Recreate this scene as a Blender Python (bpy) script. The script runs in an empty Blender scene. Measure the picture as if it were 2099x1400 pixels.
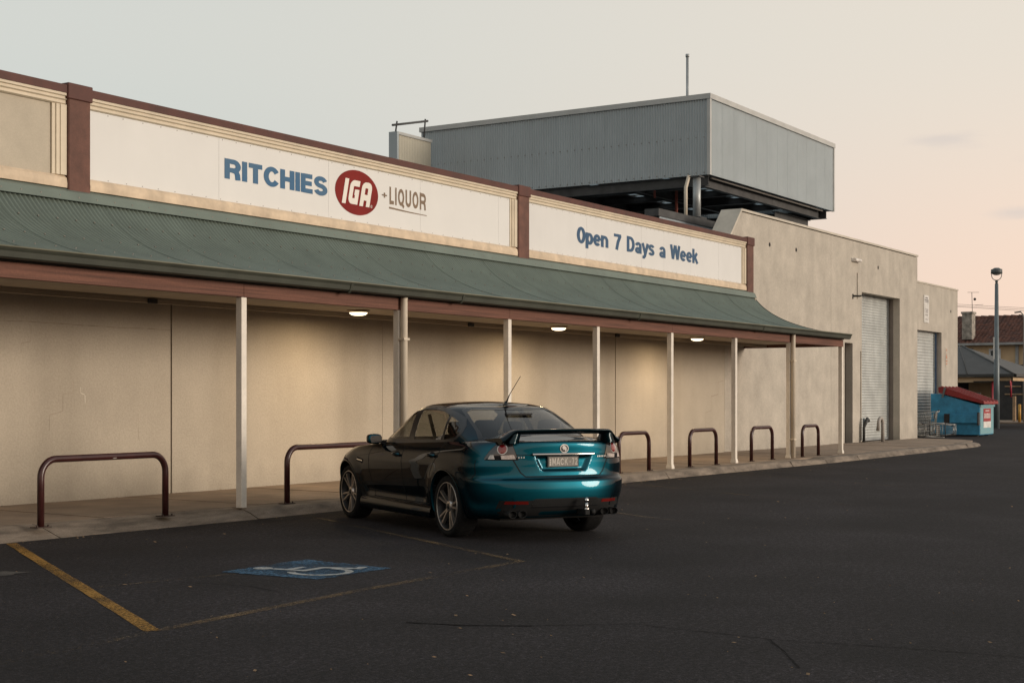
import bpy, bmesh, math, random
from mathutils import Vector, Matrix
from mathutils.bvhtree import BVHTree
from mathutils.geometry import delaunay_2d_cdt
R = math.radians
PI = math.pi
random.seed(11)
scene = bpy.context.scene
COL = scene.collection

# ------------------------------------------------------------------ camera
cam_d = bpy.data.cameras.new('camera')
cam = bpy.data.objects.new('camera', cam_d)
COL.objects.link(cam)
cam.location = (0, 0, 1.52)
cam.rotation_euler = (R(90), 0, R(32.399 - 90))
cam_d.sensor_width = 36
cam_d.lens = 52.31
cam_d.shift_y = 0.0548
cam_d.clip_end = 2000
scene.camera = cam

# ------------------------------------------------------------------ sky, sun, exposure
SUN_AZ = Vector((0.26, -0.966, 0)).normalized()      # where the light comes from
SUN_EL = R(10.0)
world = bpy.data.worlds.new('World')
scene.world = world
world.use_nodes = True
wn, wl = world.node_tree.nodes, world.node_tree.links
for n in list(wn):
    wn.remove(n)


def N(t, **kw):
    n = wn.new(t)
    for k, v in kw.items():
        setattr(n, k, v)
    return n


w_out = N('ShaderNodeOutputWorld')
w_bg = N('ShaderNodeBackground')
wl.new(w_bg.outputs[0], w_out.inputs[0])
sky = N('ShaderNodeTexSky', sky_type='NISHITA')
sky.sun_disc = False
sky.sun_elevation = SUN_EL
sky.sun_rotation = math.atan2(SUN_AZ.x, SUN_AZ.y)
sky.altitude = 50
sky.dust_density = 2.5
tc = N('ShaderNodeTexCoord')
sep = N('ShaderNodeSeparateXYZ')
wl.new(tc.outputs['Generated'], sep.inputs[0])
dot = N('ShaderNodeVectorMath', operation='DOT_PRODUCT')
wl.new(tc.outputs['Generated'], dot.inputs[0])
dot.inputs[1].default_value = SUN_AZ


def mrange(src, a, b, smooth=True):
    m = N('ShaderNodeMapRange', interpolation_type='SMOOTHSTEP' if smooth else 'LINEAR')
    m.inputs[1].default_value = a
    m.inputs[2].default_value = b
    wl.new(src, m.inputs[0])
    return m.outputs[0]


def wmix(f, a, b, blend='MIX'):
    m = N('ShaderNodeMix', data_type='RGBA', blend_type=blend)
    for s, v in ((m.inputs[0], f), (m.inputs[6], a), (m.inputs[7], b)):
        if isinstance(v, (int, float)):
            s.default_value = v
        elif isinstance(v, tuple):
            s.default_value = (*v, 1)
        else:
            wl.new(v, s)
    return m.outputs[2]


warm_f = mrange(dot.outputs['Value'], -0.62, 0.12)
low = wmix(warm_f, (0.44, 0.51, 0.51), (0.86, 0.63, 0.50))      # near the horizon: haze blue away from the sunset, pink towards it
mid = wmix(warm_f, (0.575, 0.585, 0.545), (0.72, 0.65, 0.56))   # 10 to 20 degrees up
top = (0.38, 0.42, 0.45)
e1 = mrange(sep.outputs[2], 0.03, 0.24)
e2 = mrange(sep.outputs[2], 0.22, 0.9)
grad = wmix(e2, wmix(e1, low, mid), top)
sky_dim = wmix(1.0, sky.outputs[0], (0.10, 0.10, 0.10), 'MULTIPLY')
blend = wmix(0.10, grad, sky_dim)
# a few thin clouds low in the sky
nz = N('ShaderNodeTexNoise')
nz.inputs['Scale'].default_value = 3.0
nz.inputs['Detail'].default_value = 6
mp = N('ShaderNodeMapping')
mp.inputs['Scale'].default_value = (6, 6, 30)
wl.new(tc.outputs['Generated'], mp.inputs[0])
wl.new(mp.outputs[0], nz.inputs['Vector'])


def cloud(az_deg, el_deg, wide, tall):
    d = Vector((math.cos(R(az_deg)), math.sin(R(az_deg)), math.tan(R(el_deg)))).normalized()
    s = N('ShaderNodeVectorMath', operation='SUBTRACT')
    wl.new(tc.outputs['Generated'], s.inputs[0])
    s.inputs[1].default_value = d
    m = N('ShaderNodeVectorMath', operation='MULTIPLY')
    wl.new(s.outputs[0], m.inputs[0])
    m.inputs[1].default_value = (1 / wide, 1 / wide, 1 / tall)
    ln = N('ShaderNodeVectorMath', operation='LENGTH')
    wl.new(m.outputs[0], ln.inputs[0])
    a = N('ShaderNodeMath', operation='MULTIPLY_ADD')
    wl.new(nz.outputs['Fac'], a.inputs[0])
    a.inputs[1].default_value = 2.2
    a.inputs[2].default_value = 0.02
    b = N('ShaderNodeMath', operation='SUBTRACT')
    wl.new(a.outputs[0], b.inputs[0])
    wl.new(ln.outputs['Value'], b.inputs[1])
    return mrange(b.outputs[0], 0.0, 1.1)


for c in ((16.2, 9.4, .030, .0065), (13.6, 6.7, .022, .006), (10.5, 8.6, .05, .010), (60.5, 10.5, .05, .008)):
    f = N('ShaderNodeMath', operation='MULTIPLY')
    wl.new(cloud(*c), f.inputs[0])
    f.inputs[1].default_value = 0.55
    blend = wmix(f.outputs[0], blend, (0.55, 0.50, 0.47))
wl.new(blend, w_bg.inputs[0])
w_bg.inputs[1].default_value = 1.22

sun_d = bpy.data.lights.new('sun', 'SUN')
sun_d.energy = 2.2
sun_d.angle = R(18)
sun_d.color = (1.0, 0.88, 0.755)
sun = bpy.data.objects.new('sun', sun_d)
COL.objects.link(sun)
sd = -(SUN_AZ * math.cos(SUN_EL) + Vector((0, 0, math.sin(SUN_EL))))
sun.rotation_euler = sd.to_track_quat('-Z', 'Y').to_euler()
sun.location = (0, -20, 20)
vs = scene.view_settings
vs.view_transform = 'Standard'
vs.look = 'None'
vs.exposure = 0.0
vs.gamma = 1.0
vs.use_curve_mapping = False


# ------------------------------------------------------------------ materials
def mat(name, col, rough=0.7, var=0.12, vs_=4.0, bump=0.0, bs=60.0, metal=0.0, coat=0.0, streak=0.0, col2=None, spec=0.5,
        stretch=(1, 1, 1), fine=0.0, detail=5, splash=None, grain=None):
    m = bpy.data.materials.new(name)
    m.use_nodes = True
    nt = m.node_tree
    nd, lk = nt.nodes, nt.links
    b = nd['Principled BSDF']
    b.inputs['Roughness'].default_value = rough
    b.inputs['Metallic'].default_value = metal
    b.inputs['Specular IOR Level'].default_value = spec
    if coat:
        b.inputs['Coat Weight'].default_value = coat
        b.inputs['Coat Roughness'].default_value = 0.03
    g = nd.new('ShaderNodeNewGeometry')
    mp_ = nd.new('ShaderNodeMapping')
    mp_.inputs['Scale'].default_value = stretch
    lk.new(g.outputs['Position'], mp_.inputs[0])
    c2 = col2 if col2 else tuple(c * (1 - 2 * var) for c in col)
    n1 = nd.new('ShaderNodeTexNoise')
    n1.inputs['Scale'].default_value = vs_
    n1.inputs['Detail'].default_value = detail
    n1.inputs['Roughness'].default_value = 0.6
    lk.new(mp_.outputs[0], n1.inputs['Vector'])
    rp = nd.new('ShaderNodeMapRange')
    rp.inputs[1].default_value = 0.32
    rp.inputs[2].default_value = 0.68
    lk.new(n1.outputs['Fac'], rp.inputs[0])
    mx = nd.new('ShaderNodeMix')
    mx.data_type = 'RGBA'
    lk.new(rp.outputs[0], mx.inputs[0])
    mx.inputs[6].default_value = (*c2, 1)
    mx.inputs[7].default_value = (*[min(1, c * (1 + var)) for c in col], 1)
    out = mx.outputs[2]

    def mul(src, fac_src, lo, hi, a=0.3, z=0.7):
        mr = nd.new('ShaderNodeMapRange')
        mr.inputs[1].default_value = a
        mr.inputs[2].default_value = z
        mr.inputs[3].default_value = lo
        mr.inputs[4].default_value = hi
        lk.new(fac_src, mr.inputs[0])
        v = nd.new('ShaderNodeVectorMath')
        v.operation = 'SCALE'
        lk.new(src, v.inputs[0])
        lk.new(mr.outputs[0], v.inputs['Scale'])
        return v.outputs[0]

    if streak:
        n2 = nd.new('ShaderNodeTexNoise')
        n2.inputs['Scale'].default_value = 1.0
        n2.inputs['Detail'].default_value = 6
        m2 = nd.new('ShaderNodeMapping')
        m2.inputs['Scale'].default_value = (2.6, 2.6, 0.30)
        lk.new(g.outputs['Position'], m2.inputs[0])
        lk.new(m2.outputs[0], n2.inputs['Vector'])
        out = mul(out, n2.outputs['Fac'], 1 - streak, 1 + streak * 0.5)
    if fine:
        n4 = nd.new('ShaderNodeTexNoise')
        n4.inputs['Scale'].default_value = bs
        n4.inputs['Detail'].default_value = 3
        lk.new(g.outputs['Position'], n4.inputs['Vector'])
        out = mul(out, n4.outputs['Fac'], 1 - fine, 1 + fine)
    if splash:                       # dirt thrown up the foot of a wall: (from z, to z, strength)
        sz = nd.new('ShaderNodeSeparateXYZ')
        lk.new(g.outputs['Position'], sz.inputs[0])
        n5 = nd.new('ShaderNodeTexNoise')
        n5.inputs['Scale'].default_value = 2.5
        n5.inputs['Detail'].default_value = 7
        n5.inputs['Roughness'].default_value = 0.7
        lk.new(g.outputs['Position'], n5.inputs['Vector'])
        ad = nd.new('ShaderNodeMath')
        ad.operation = 'MULTIPLY_ADD'
        lk.new(n5.outputs['Fac'], ad.inputs[0])
        ad.inputs[1].default_value = -0.9
        lk.new(sz.outputs[2], ad.inputs[2])
        ms_ = nd.new('ShaderNodeMapRange')
        ms_.inputs[1].default_value = splash[0] - .45
        ms_.inputs[2].default_value = splash[1] - .45
        ms_.inputs[3].default_value = 1 - splash[2]
        ms_.inputs[4].default_value = 1
        lk.new(ad.outputs[0], ms_.inputs[0])
        v5 = nd.new('ShaderNodeVectorMath')
        v5.operation = 'SCALE'
        lk.new(out, v5.inputs[0])
        lk.new(ms_.outputs[0], v5.inputs['Scale'])
        out = v5.outputs[0]
    if grain:
        for (sc_, amt) in grain:
            n6 = nd.new('ShaderNodeTexNoise')
            n6.inputs['Scale'].default_value = sc_
            n6.inputs['Detail'].default_value = 2
            lk.new(g.outputs['Position'], n6.inputs['Vector'])
            out = mul(out, n6.outputs['Fac'], 1 - amt, 1 + amt, .38, .62)
    lk.new(out, b.inputs['Base Color'])
    if bump:
        n3 = nd.new('ShaderNodeTexNoise')
        n3.inputs['Scale'].default_value = bs
        n3.inputs['Detail'].default_value = 4
        lk.new(g.outputs['Position'], n3.inputs['Vector'])
        bp = nd.new('ShaderNodeBump')
        bp.inputs['Strength'].default_value = min(1.0, bump)
        bp.inputs['Distance'].default_value = 0.004
        lk.new(n3.outputs['Fac'], bp.inputs['Height'])
        lk.new(bp.outputs[0], b.inputs['Normal'])
    return m


def worn(name, col, cover=0.5, scale=30.0, rough=0.8, big=3.0, soft=0.14):
    """paint worn off in flecks: a transparent surface where the paint is gone"""
    m = mat(name, col, rough, 0.12, 8, 0.3, 80, spec=0.15)
    nd, lk = m.node_tree.nodes, m.node_tree.links
    b = nd['Principled BSDF']
    o = [n for n in nd if n.type == 'OUTPUT_MATERIAL'][0]
    g = nd.new('ShaderNodeNewGeometry')
    n1 = nd.new('ShaderNodeTexNoise')
    n1.inputs['Scale'].default_value = scale
    n1.inputs['Detail'].default_value = 5
    n1.inputs['Roughness'].default_value = 0.75
    lk.new(g.outputs['Position'], n1.inputs['Vector'])
    n2 = nd.new('ShaderNodeTexNoise')
    n2.inputs['Scale'].default_value = big
    n2.inputs['Detail'].default_value = 3
    lk.new(g.outputs['Position'], n2.inputs['Vector'])
    a = nd.new('ShaderNodeMath')
    a.operation = 'MULTIPLY_ADD'
    lk.new(n2.outputs['Fac'], a.inputs[0])
    a.inputs[1].default_value = 0.7
    lk.new(n1.outputs['Fac'], a.inputs[2])
    mr = nd.new('ShaderNodeMapRange')
    c = 0.85 + (0.5 - cover) * 0.6
    mr.inputs[1].default_value = c - soft / 2
    mr.inputs[2].default_value = c + soft / 2
    lk.new(a.outputs[0], mr.inputs[0])
    tr = nd.new('ShaderNodeBsdfTransparent')
    ms = nd.new('ShaderNodeMixShader')
    lk.new(mr.outputs[0], ms.inputs[0])
    lk.new(tr.outputs[0], ms.inputs[1])
    lk.new(b.outputs[0], ms.inputs[2])
    lk.new(ms.outputs[0], o.inputs[0])
    return m


def emit(name, col, strength):
    m = bpy.data.materials.new(name)
    m.use_nodes = True
    b = m.node_tree.nodes['Principled BSDF']
    b.inputs['Base Color'].default_value = (0.8, 0.75, 0.65, 1)
    b.inputs['Emission Color'].default_value = (*col, 1)
    b.inputs['Emission Strength'].default_value = strength
    return m


def glass(name, tint, alpha=0.5):
    """thin tinted pane: part of the light passes straight through, the rest is a glossy dark film"""
    m = bpy.data.materials.new(name)
    m.use_nodes = True
    nd, lk = m.node_tree.nodes, m.node_tree.links
    o = [n for n in nd if n.type == 'OUTPUT_MATERIAL'][0]
    nd.remove(nd['Principled BSDF'])
    t = nd.new('ShaderNodeBsdfTransparent')
    t.inputs[0].default_value = (*tint, 1)
    gl = nd.new('ShaderNodeBsdfGlossy')
    gl.inputs['Roughness'].default_value = 0.02
    # Schlick reflectance from either side of the pane
    ge = nd.new('ShaderNodeNewGeometry')
    dp = nd.new('ShaderNodeVectorMath')
    dp.operation = 'DOT_PRODUCT'
    lk.new(ge.outputs['Normal'], dp.inputs[0])
    lk.new(ge.outputs['Incoming'], dp.inputs[1])
    ab = nd.new('ShaderNodeMath')
    ab.operation = 'ABSOLUTE'
    lk.new(dp.outputs['Value'], ab.inputs[0])
    iv = nd.new('ShaderNodeMath')
    iv.operation = 'SUBTRACT'
    iv.inputs[0].default_value = 1.0
    lk.new(ab.outputs[0], iv.inputs[1])
    pw = nd.new('ShaderNodeMath')
    pw.operation = 'POWER'
    lk.new(iv.outputs[0], pw.inputs[0])
    pw.inputs[1].default_value = 5.0
    fr = nd.new('ShaderNodeMath')
    fr.operation = 'MULTIPLY_ADD'
    lk.new(pw.outputs[0], fr.inputs[0])
    fr.inputs[1].default_value = 0.94
    fr.inputs[2].default_value = 0.06
    ms = nd.new('ShaderNodeMixShader')
    lk.new(fr.outputs[0], ms.inputs[0])
    lk.new(t.outputs[0], ms.inputs[1])
    lk.new(gl.outputs[0], ms.inputs[2])
    lk.new(ms.outputs[0], o.inputs[0])
    return m


M = {}
M['render_wall'] = mat('render_wall', (0.43, 0.375, 0.298), 0.92, 0.045, 0.9, 0.6, 38, streak=0.05, fine=0.09, splash=(.15, .55, 0.16))
M['tall_wall'] = mat('tall_wall', (0.455, 0.41, 0.345), 0.92, 0.07, 1.6, 0.6, 30, streak=0.07, fine=0.09, splash=(.15, .6, 0.15))
M['joint'] = mat('joint', (0.03, 0.026, 0.022), 0.9)
M['cream'] = mat('cream_trim', (0.62, 0.53, 0.40), 0.6, 0.05, 3, 0.1, 30, streak=0.06)
M['cream_dirty'] = mat('cream_sill', (0.62, 0.49, 0.35), 0.7, 0.10, 5, 0.2, 30, streak=0.16)
M['post'] = mat('post_paint', (0.72, 0.66, 0.575), 0.55, 0.05, 6, 0.1, 40, fine=0.05)
M['oxide'] = mat('oxide_paint', (0.085, 0.023, 0.014), 0.65, 0.14, 3, 0.15, 40, streak=0.15)
M['oxide_fade'] = mat('oxide_pilaster', (0.135, 0.058, 0.040), 0.75, 0.14, 5, 0.3, 50, streak=0.22, fine=0.08)
M['beam'] = mat('beam_paint', (0.150, 0.064, 0.042), 0.8, 0.22, 2.2, 0.4, 40, stretch=(0.35, 8, 14), fine=0.10)
M['blank_board'] = mat('blank_board', (0.44, 0.385, 0.30), 0.75, 0.05, 2, 0.1, 60, fine=0.05)
M['sign_white'] = mat('sign_white', (0.68, 0.67, 0.645), 0.6, 0.012, 1.5, 0.0, 60, streak=0.015, spec=.3)
M['sign_white2'] = mat('sign_white_second', (0.66, 0.65, 0.63), 0.6, 0.015, 1.5, 0.0, 60, streak=0.02, spec=.3)
M['blue_letter'] = mat('blue_lettering', (0.035, 0.105, 0.205), 0.5, 0.2, 0.9, 0, col2=(0.08, 0.15, 0.23), spec=0.15)
M['blue_letter2'] = mat('blue_lettering_second', (0.040, 0.085, 0.155), 0.5, 0.15, 1.5, 0, col2=(0.05, 0.10, 0.17), spec=0.15)
M['red_logo'] = mat('red_logo', (0.20, 0.016, 0.013), 0.6, 0.08, 2, 0, spec=0.15)
M['white_letter'] = mat('white_lettering', (0.72, 0.68, 0.61), 0.5, 0.02, 2)
M['bronze_letter'] = mat('bronze_lettering', (0.10, 0.065, 0.04), 0.5, 0.25, 1.2, 0, col2=(0.22, 0.15, 0.09))
M['screw'] = mat('screw', (0.20, 0.175, 0.15), 0.6)
M['roof_green'] = mat('roof_green', (0.135, 0.168, 0.142), 0.6, 0.07, 1.4, 0.0, 50, streak=0.05, fine=0.04)
M['gutter_green'] = mat('gutter_green', (0.046, 0.050, 0.036), 0.6, 0.12, 2, 0.05, 30, streak=0.1)
M['gutter_lip'] = mat('gutter_lip', (0.16, 0.155, 0.105), 0.5, 0.1, 2)
M['soffit'] = mat('soffit', (0.42, 0.345, 0.255), 0.8, 0.06, 2, 0.15, 30)
M['dark_fit'] = mat('dark_fitting', (0.03, 0.03, 0.028), 0.6)
M['downpipe'] = mat('downpipe', (0.60, 0.52, 0.41), 0.5, 0.05, 4)
M['hoop'] = mat('hoop_paint', (0.045, 0.0125, 0.011), 0.32, 0.15, 7, 0.1, 60)
M['hoop_chip'] = mat('chipped_paint', (0.45, 0.40, 0.36), 0.7, 0.3, 40)
M['rusty'] = mat('rusty_plate', (0.05, 0.028, 0.02), 0.8, 0.3, 30)
M['asphalt'] = mat('asphalt', (0.0140, 0.0120, 0.0136), 0.92, 0.20, 0.45, 1.0, 70, fine=0.3, detail=8, spec=0.22, grain=((16, .35), (34, .6), (75, .6), (1.1, .16), (.22, .16)))
M['seal'] = mat('crack_sealer', (0.0075, 0.0070, 0.0075), 0.9, 0.2, 9, 0.5, 90, spec=0.1)
M['patch'] = mat('asphalt_patch', (0.050, 0.043, 0.037), 0.9, 0.25, 6, 1.0, 120, fine=0.4)
M['path'] = mat('footpath', (0.245, 0.182, 0.13), 0.85, 0.14, 1.6, 0.5, 70, fine=0.14)
M['kerb'] = mat('kerb_concrete', (0.195, 0.156, 0.12), 0.9, 0.28, 1.8, 0.7, 60, fine=0.18, stretch=(1, 3, 3))
M['yellow'] = worn('yellow_line', (0.33, 0.175, 0.04), 0.55, 40, big=1.2, soft=.35)
M['yellow_faint'] = worn('yellow_line_faint', (0.21, 0.14, 0.07), 0.33, 34, big=1.2, soft=.35)
M['yellow_ghost'] = worn('yellow_line_ghost', (0.20, 0.145, 0.085), 0.28, 30, big=1.2, soft=.3)
M['bay_blue'] = worn('bay_blue', (0.050, 0.115, 0.185), 0.48, 24, big=1.5, soft=.4)
M['bay_white'] = worn('bay_white', (0.40, 0.40, 0.38), 0.64, 30, big=1.0, soft=.35)
M['oil'] = worn('oil_stain', (0.0095, 0.0085, 0.0092), 0.42, 7, big=1.6, soft=.5)
M['leaf'] = mat('dry_leaf', (0.20, 0.125, 0.065), 0.9, 0.4, 3, detail=2)
M['galv'] = mat('galvanised', (0.36, 0.38, 0.38), 0.45, 0.1, 4, metal=0.4, streak=0.08)
M['clad'] = mat('cladding_grey', (0.36, 0.405, 0.42), 0.5, 0.03, 1.0, metal=0.0, streak=0.02)
M['clad_cap'] = mat('cladding_capping', (0.44, 0.44, 0.42), 0.5, 0.06, 2)
M['steel'] = mat('dark_steel', (0.055, 0.055, 0.055), 0.7, 0.2, 3)
M['plant'] = mat('plant_dark', (0.03, 0.026, 0.024), 0.8, 0.3, 2)
M['rust_pipe'] = mat('red_primer', (0.22, 0.05, 0.03), 0.7, 0.2, 6)
M['skylight'] = mat('skylight_sheet', (0.45, 0.49, 0.52), 0.6)
M['roof_metal'] = mat('zinc_roof', (0.36, 0.42, 0.46), 0.5, 0.08, 2)
M['coping'] = mat('coping', (0.52, 0.47, 0.39), 0.7, 0.06, 2, streak=0.1)
M['shutter'] = mat('roller_shutter', (0.50, 0.52, 0.50), 0.42, 0.10, 1.5, metal=0.25, streak=0.12)
M['jamb'] = mat('door_jamb', (0.20, 0.17, 0.145), 0.85, 0.1, 3, 0.3, 40)
M['black_door'] = mat('recess_dark', (0.035, 0.03, 0.028), 0.8)
M['sign_small'] = mat('small_sign', (0.62, 0.60, 0.56), 0.5)
M['print'] = mat('small_print', (0.18, 0.17, 0.17), 0.6)
M['orange_print'] = mat('orange_print', (0.45, 0.20, 0.12), 0.6)
M['grey_pipe'] = mat('grey_pipe', (0.33, 0.30, 0.265), 0.6, 0.08, 6)
M['blue_bin'] = mat('blue_bin', (0.035, 0.26, 0.45), 0.5, 0.2, 3, 0.2, 40, col2=(0.025, 0.18, 0.32), fine=0.1)
M['blue_pale'] = mat('blue_bin_pale', (0.11, 0.28, 0.33), 0.6, 0.2, 5, 0.2, 40, col2=(0.20, 0.33, 0.34), fine=0.15)  # paler, mottled blue for the bin's front plate and rim
M['red_lid'] = mat('red_lid', (0.25, 0.016, 0.017), 0.45, 0.12, 4)
M['poster_red'] = mat('poster_red', (0.33, 0.02, 0.025), 0.5)
M['poster_white'] = mat('poster_white', (0.70, 0.68, 0.64), 0.5)
M['wire'] = mat('trolley_wire', (0.42, 0.41, 0.38), 0.35, 0.15, 20, metal=0.8)
M['black_rubber'] = mat('black_rubber', (0.016, 0.016, 0.016), 0.6)
M['lamp_pole'] = mat('lamp_pole', (0.13, 0.155, 0.165), 0.45, 0.1, 3, metal=0.2)
M['lamp_head'] = mat('lamp_head', (0.075, 0.085, 0.085), 0.5)
M['lamp_lens'] = mat('lamp_lens', (0.75, 0.70, 0.64), 0.25)
M['tile'] = mat('terracotta', (0.135, 0.055, 0.036), 0.8, 0.35, 3.0, 0.3, 20, col2=(0.055, 0.03, 0.025))
M['house_wall'] = mat('house_wall', (0.52, 0.37, 0.22), 0.85, 0.08, 1.0, streak=0.08)
M['house_trim'] = mat('house_trim', (0.30, 0.30, 0.29), 0.7)
M['white_frame'] = mat('white_frame', (0.52, 0.52, 0.52), 0.6)
M['dark_glass'] = mat('dark_glass', (0.012, 0.012, 0.014), 0.12)
M['chimney'] = mat('chimney', (0.36, 0.32, 0.27), 0.9, 0.25, 4, streak=0.25)
M['canopy'] = mat('canopy_roof', (0.05, 0.049, 0.046), 0.6, 0.1, 2)
M['red_post'] = mat('red_post', (0.36, 0.025, 0.045), 0.5)
M['bollard'] = mat('bollard_yellow', (0.50, 0.25, 0.03), 0.5, 0.1, 8)
M['shop_dark'] = mat('shopfront_dark', (0.022, 0.020, 0.020), 0.6, 0.3, 2)
M['timber'] = mat('timber_post', (0.33, 0.22, 0.13), 0.8, 0.2, 6)
M['lens_on'] = emit('lamp_diffuser', (1.0, 0.80, 0.52), 3.0)
M['tube_on'] = emit('canopy_lamp_glow', (1.0, 0.9, 0.75), 3.0)
M['brass'] = mat('lamp_rim', (0.28, 0.20, 0.11), 0.4, metal=0.6)


# ------------------------------------------------------------------ helpers
class MB:
    def __init__(self):
        self.v, self.f, self.s, self.mi = [], [], [], []

    def add(self, vs_, fs, smooth=False, mi=0):
        o = len(self.v)
        self.v += [tuple(p) for p in vs_]
        self.f += [tuple(i + o for i in f) for f in fs]
        self.s += [smooth] * len(fs)
        self.mi += [mi] * len(fs)
        return self

    def box(self, x0, x1, y0, y1, z0, z1, mi=0):
        v = [(x0, y0, z0), (x1, y0, z0), (x1, y1, z0), (x0, y1, z0), (x0, y0, z1), (x1, y0, z1), (x1, y1, z1), (x0, y1, z1)]
        return self.add(v, [(0, 3, 2, 1), (4, 5, 6, 7), (0, 1, 5, 4), (1, 2, 6, 5), (2, 3, 7, 6), (3, 0, 4, 7)], False, mi)

    def obox(self, c, ax, ay, az, hx, hy, hz, mi=0):
        c, ax, ay, az = Vector(c), Vector(ax), Vector(ay), Vector(az)
        v = [c + ax * hx * i + ay * hy * j + az * hz * k for k in (-1, 1) for (i, j) in ((-1, -1), (1, -1), (1, 1), (-1, 1))]
        return self.add(v, [(0, 3, 2, 1), (4, 5, 6, 7), (0, 1, 5, 4), (1, 2, 6, 5), (2, 3, 7, 6), (3, 0, 4, 7)], False, mi)

    def tube(self, pts, r, n=10, caps=True, closed=False, mi=0):
        pts = [Vector(p) for p in pts]
        m = len(pts)
        rr = r if isinstance(r, (list, tuple)) else [r] * m
        tang = []
        for i in range(m):
            if closed:
                t = pts[(i + 1) % m] - pts[i - 1]
            else:
                t = pts[min(i + 1, m - 1)] - pts[max(i - 1, 0)]
            tang.append(t.normalized())
        up = Vector((0, 0, 1)) if abs(tang[0].z) < 0.9 else Vector((1, 0, 0))
        a = tang[0].cross(up).normalized()
        vs_, fs = [], []
        for i in range(m):
            a = (a - tang[i] * a.dot(tang[i])).normalized()
            b = tang[i].cross(a)
            for k in range(n):
                t = 2 * PI * k / n
                vs_.append(pts[i] + (a * math.cos(t) + b * math.sin(t)) * rr[i])
        for i in range(m if closed else m - 1):
            j = (i + 1) % m
            for k in range(n):
                k2 = (k + 1) % n
                fs.append((i * n + k, i * n + k2, j * n + k2, j * n + k))
        self.add(vs_, fs, True, mi)
        if caps and not closed:
            o = len(self.v) - len(vs_)
            self.f.append(tuple(o + k for k in range(n))[::-1])
            self.f.append(tuple(o + (m - 1) * n + k for k in range(n)))
            self.s += [False, False]
            self.mi += [mi, mi]
        return self

    def lathe(self, prof, n=24, axis='z', c=(0, 0, 0), smooth=True, mi=0):
        vs_, fs = [], []
        for (r, h) in prof:
            for k in range(n):
                t = 2 * PI * k / n
                p = (r * math.cos(t), r * math.sin(t), h)
                if axis == 'y':
                    p = (p[0], p[2], p[1])
                elif axis == 'x':
                    p = (p[2], p[0], p[1])
                vs_.append((p[0] + c[0], p[1] + c[1], p[2] + c[2]))
        for i in range(len(prof) - 1):
            for k in range(n):
                k2 = (k + 1) % n
                q = (i * n + k, i * n + k2, (i + 1) * n + k2, (i + 1) * n + k)
                fs.append(q if axis != 'y' else q[::-1])
        return self.add(vs_, fs, smooth, mi)

    def prism(self, poly, a, b, plane='xz', mi=0):
        """poly in 2-D pushed from a to b along the third axis"""
        def P(p, h):
            return (p[0], h, p[1]) if plane == 'xz' else ((h, p[0], p[1]) if plane == 'yz' else (p[0], p[1], h))
        n = len(poly)
        v = [P(p, a) for p in poly] + [P(p, b) for p in poly]
        f = [tuple(range(n)), tuple(range(2 * n - 1, n - 1, -1))]
        for i in range(n):
            j = (i + 1) % n
            f.append((i, j, n + j, n + i)[::-1])
        return self.add(v, f, False, mi)

    def build(self, name, m, parent=None, bevel=0.0, recalc=True):
        me = bpy.data.meshes.new(name)
        me.from_pydata(self.v, [], self.f)
        me.polygons.foreach_set('use_smooth', self.s)
        ms = m if isinstance(m, (list, tuple)) else [m]
        for q in ms:
            me.materials.append(M[q] if isinstance(q, str) else q)
        if len(ms) > 1:
            me.polygons.foreach_set('material_index', self.mi)
        if recalc or bevel:
            bm = bmesh.new()
            bm.from_mesh(me)
            if recalc:
                bmesh.ops.recalc_face_normals(bm, faces=bm.faces)
            if bevel:
                bmesh.ops.bevel(bm, geom=list(bm.edges), offset=bevel, segments=1, affect='EDGES', clamp_overlap=True)
            bm.to_mesh(me)
            bm.free()
        me.update()
        return link(name, me, parent)


def link(name, me, parent=None):
    o = bpy.data.objects.new(name, me)
    COL.objects.link(o)
    if parent is not None:
        o.parent = parent
        o.matrix_parent_inverse = Matrix.Identity(4)
    return o


def thing(name, label, cat, loc=(0, 0, 0), rz=0.0, group=None):
    o = bpy.data.objects.new(name, None)
    COL.objects.link(o)
    o.empty_display_size = 0.1
    o.location = loc
    o.rotation_euler = (0, 0, rz)
    return tag(o, label, cat, group)


def tag(o, label, cat, group=None):
    o['label'] = label
    o['category'] = cat
    if group:
        o['group'] = group
    return o


def struct(o):
    o['kind'] = 'structure'
    return o


def stuff(o, label, cat):
    o['kind'] = 'stuff'
    if cat:
        tag(o, label, cat)
    return o


def copy_tree(o, parent=None):
    c = o.copy()
    COL.objects.link(c)
    if parent is not None:
        c.parent = parent
    for ch in list(o.children):
        copy_tree(ch, c)
    return c


def offset(o, loc):
    o.location = loc
    return o


# ------------------------------------------------------------------ stroked lettering
def arc(cx, cy, rx, ry, a0, a1, n=14):
    return [(cx + rx * math.cos(R(a0 + (a1 - a0) * i / n)), cy + ry * math.sin(R(a0 + (a1 - a0) * i / n))) for i in range(n + 1)]


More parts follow.
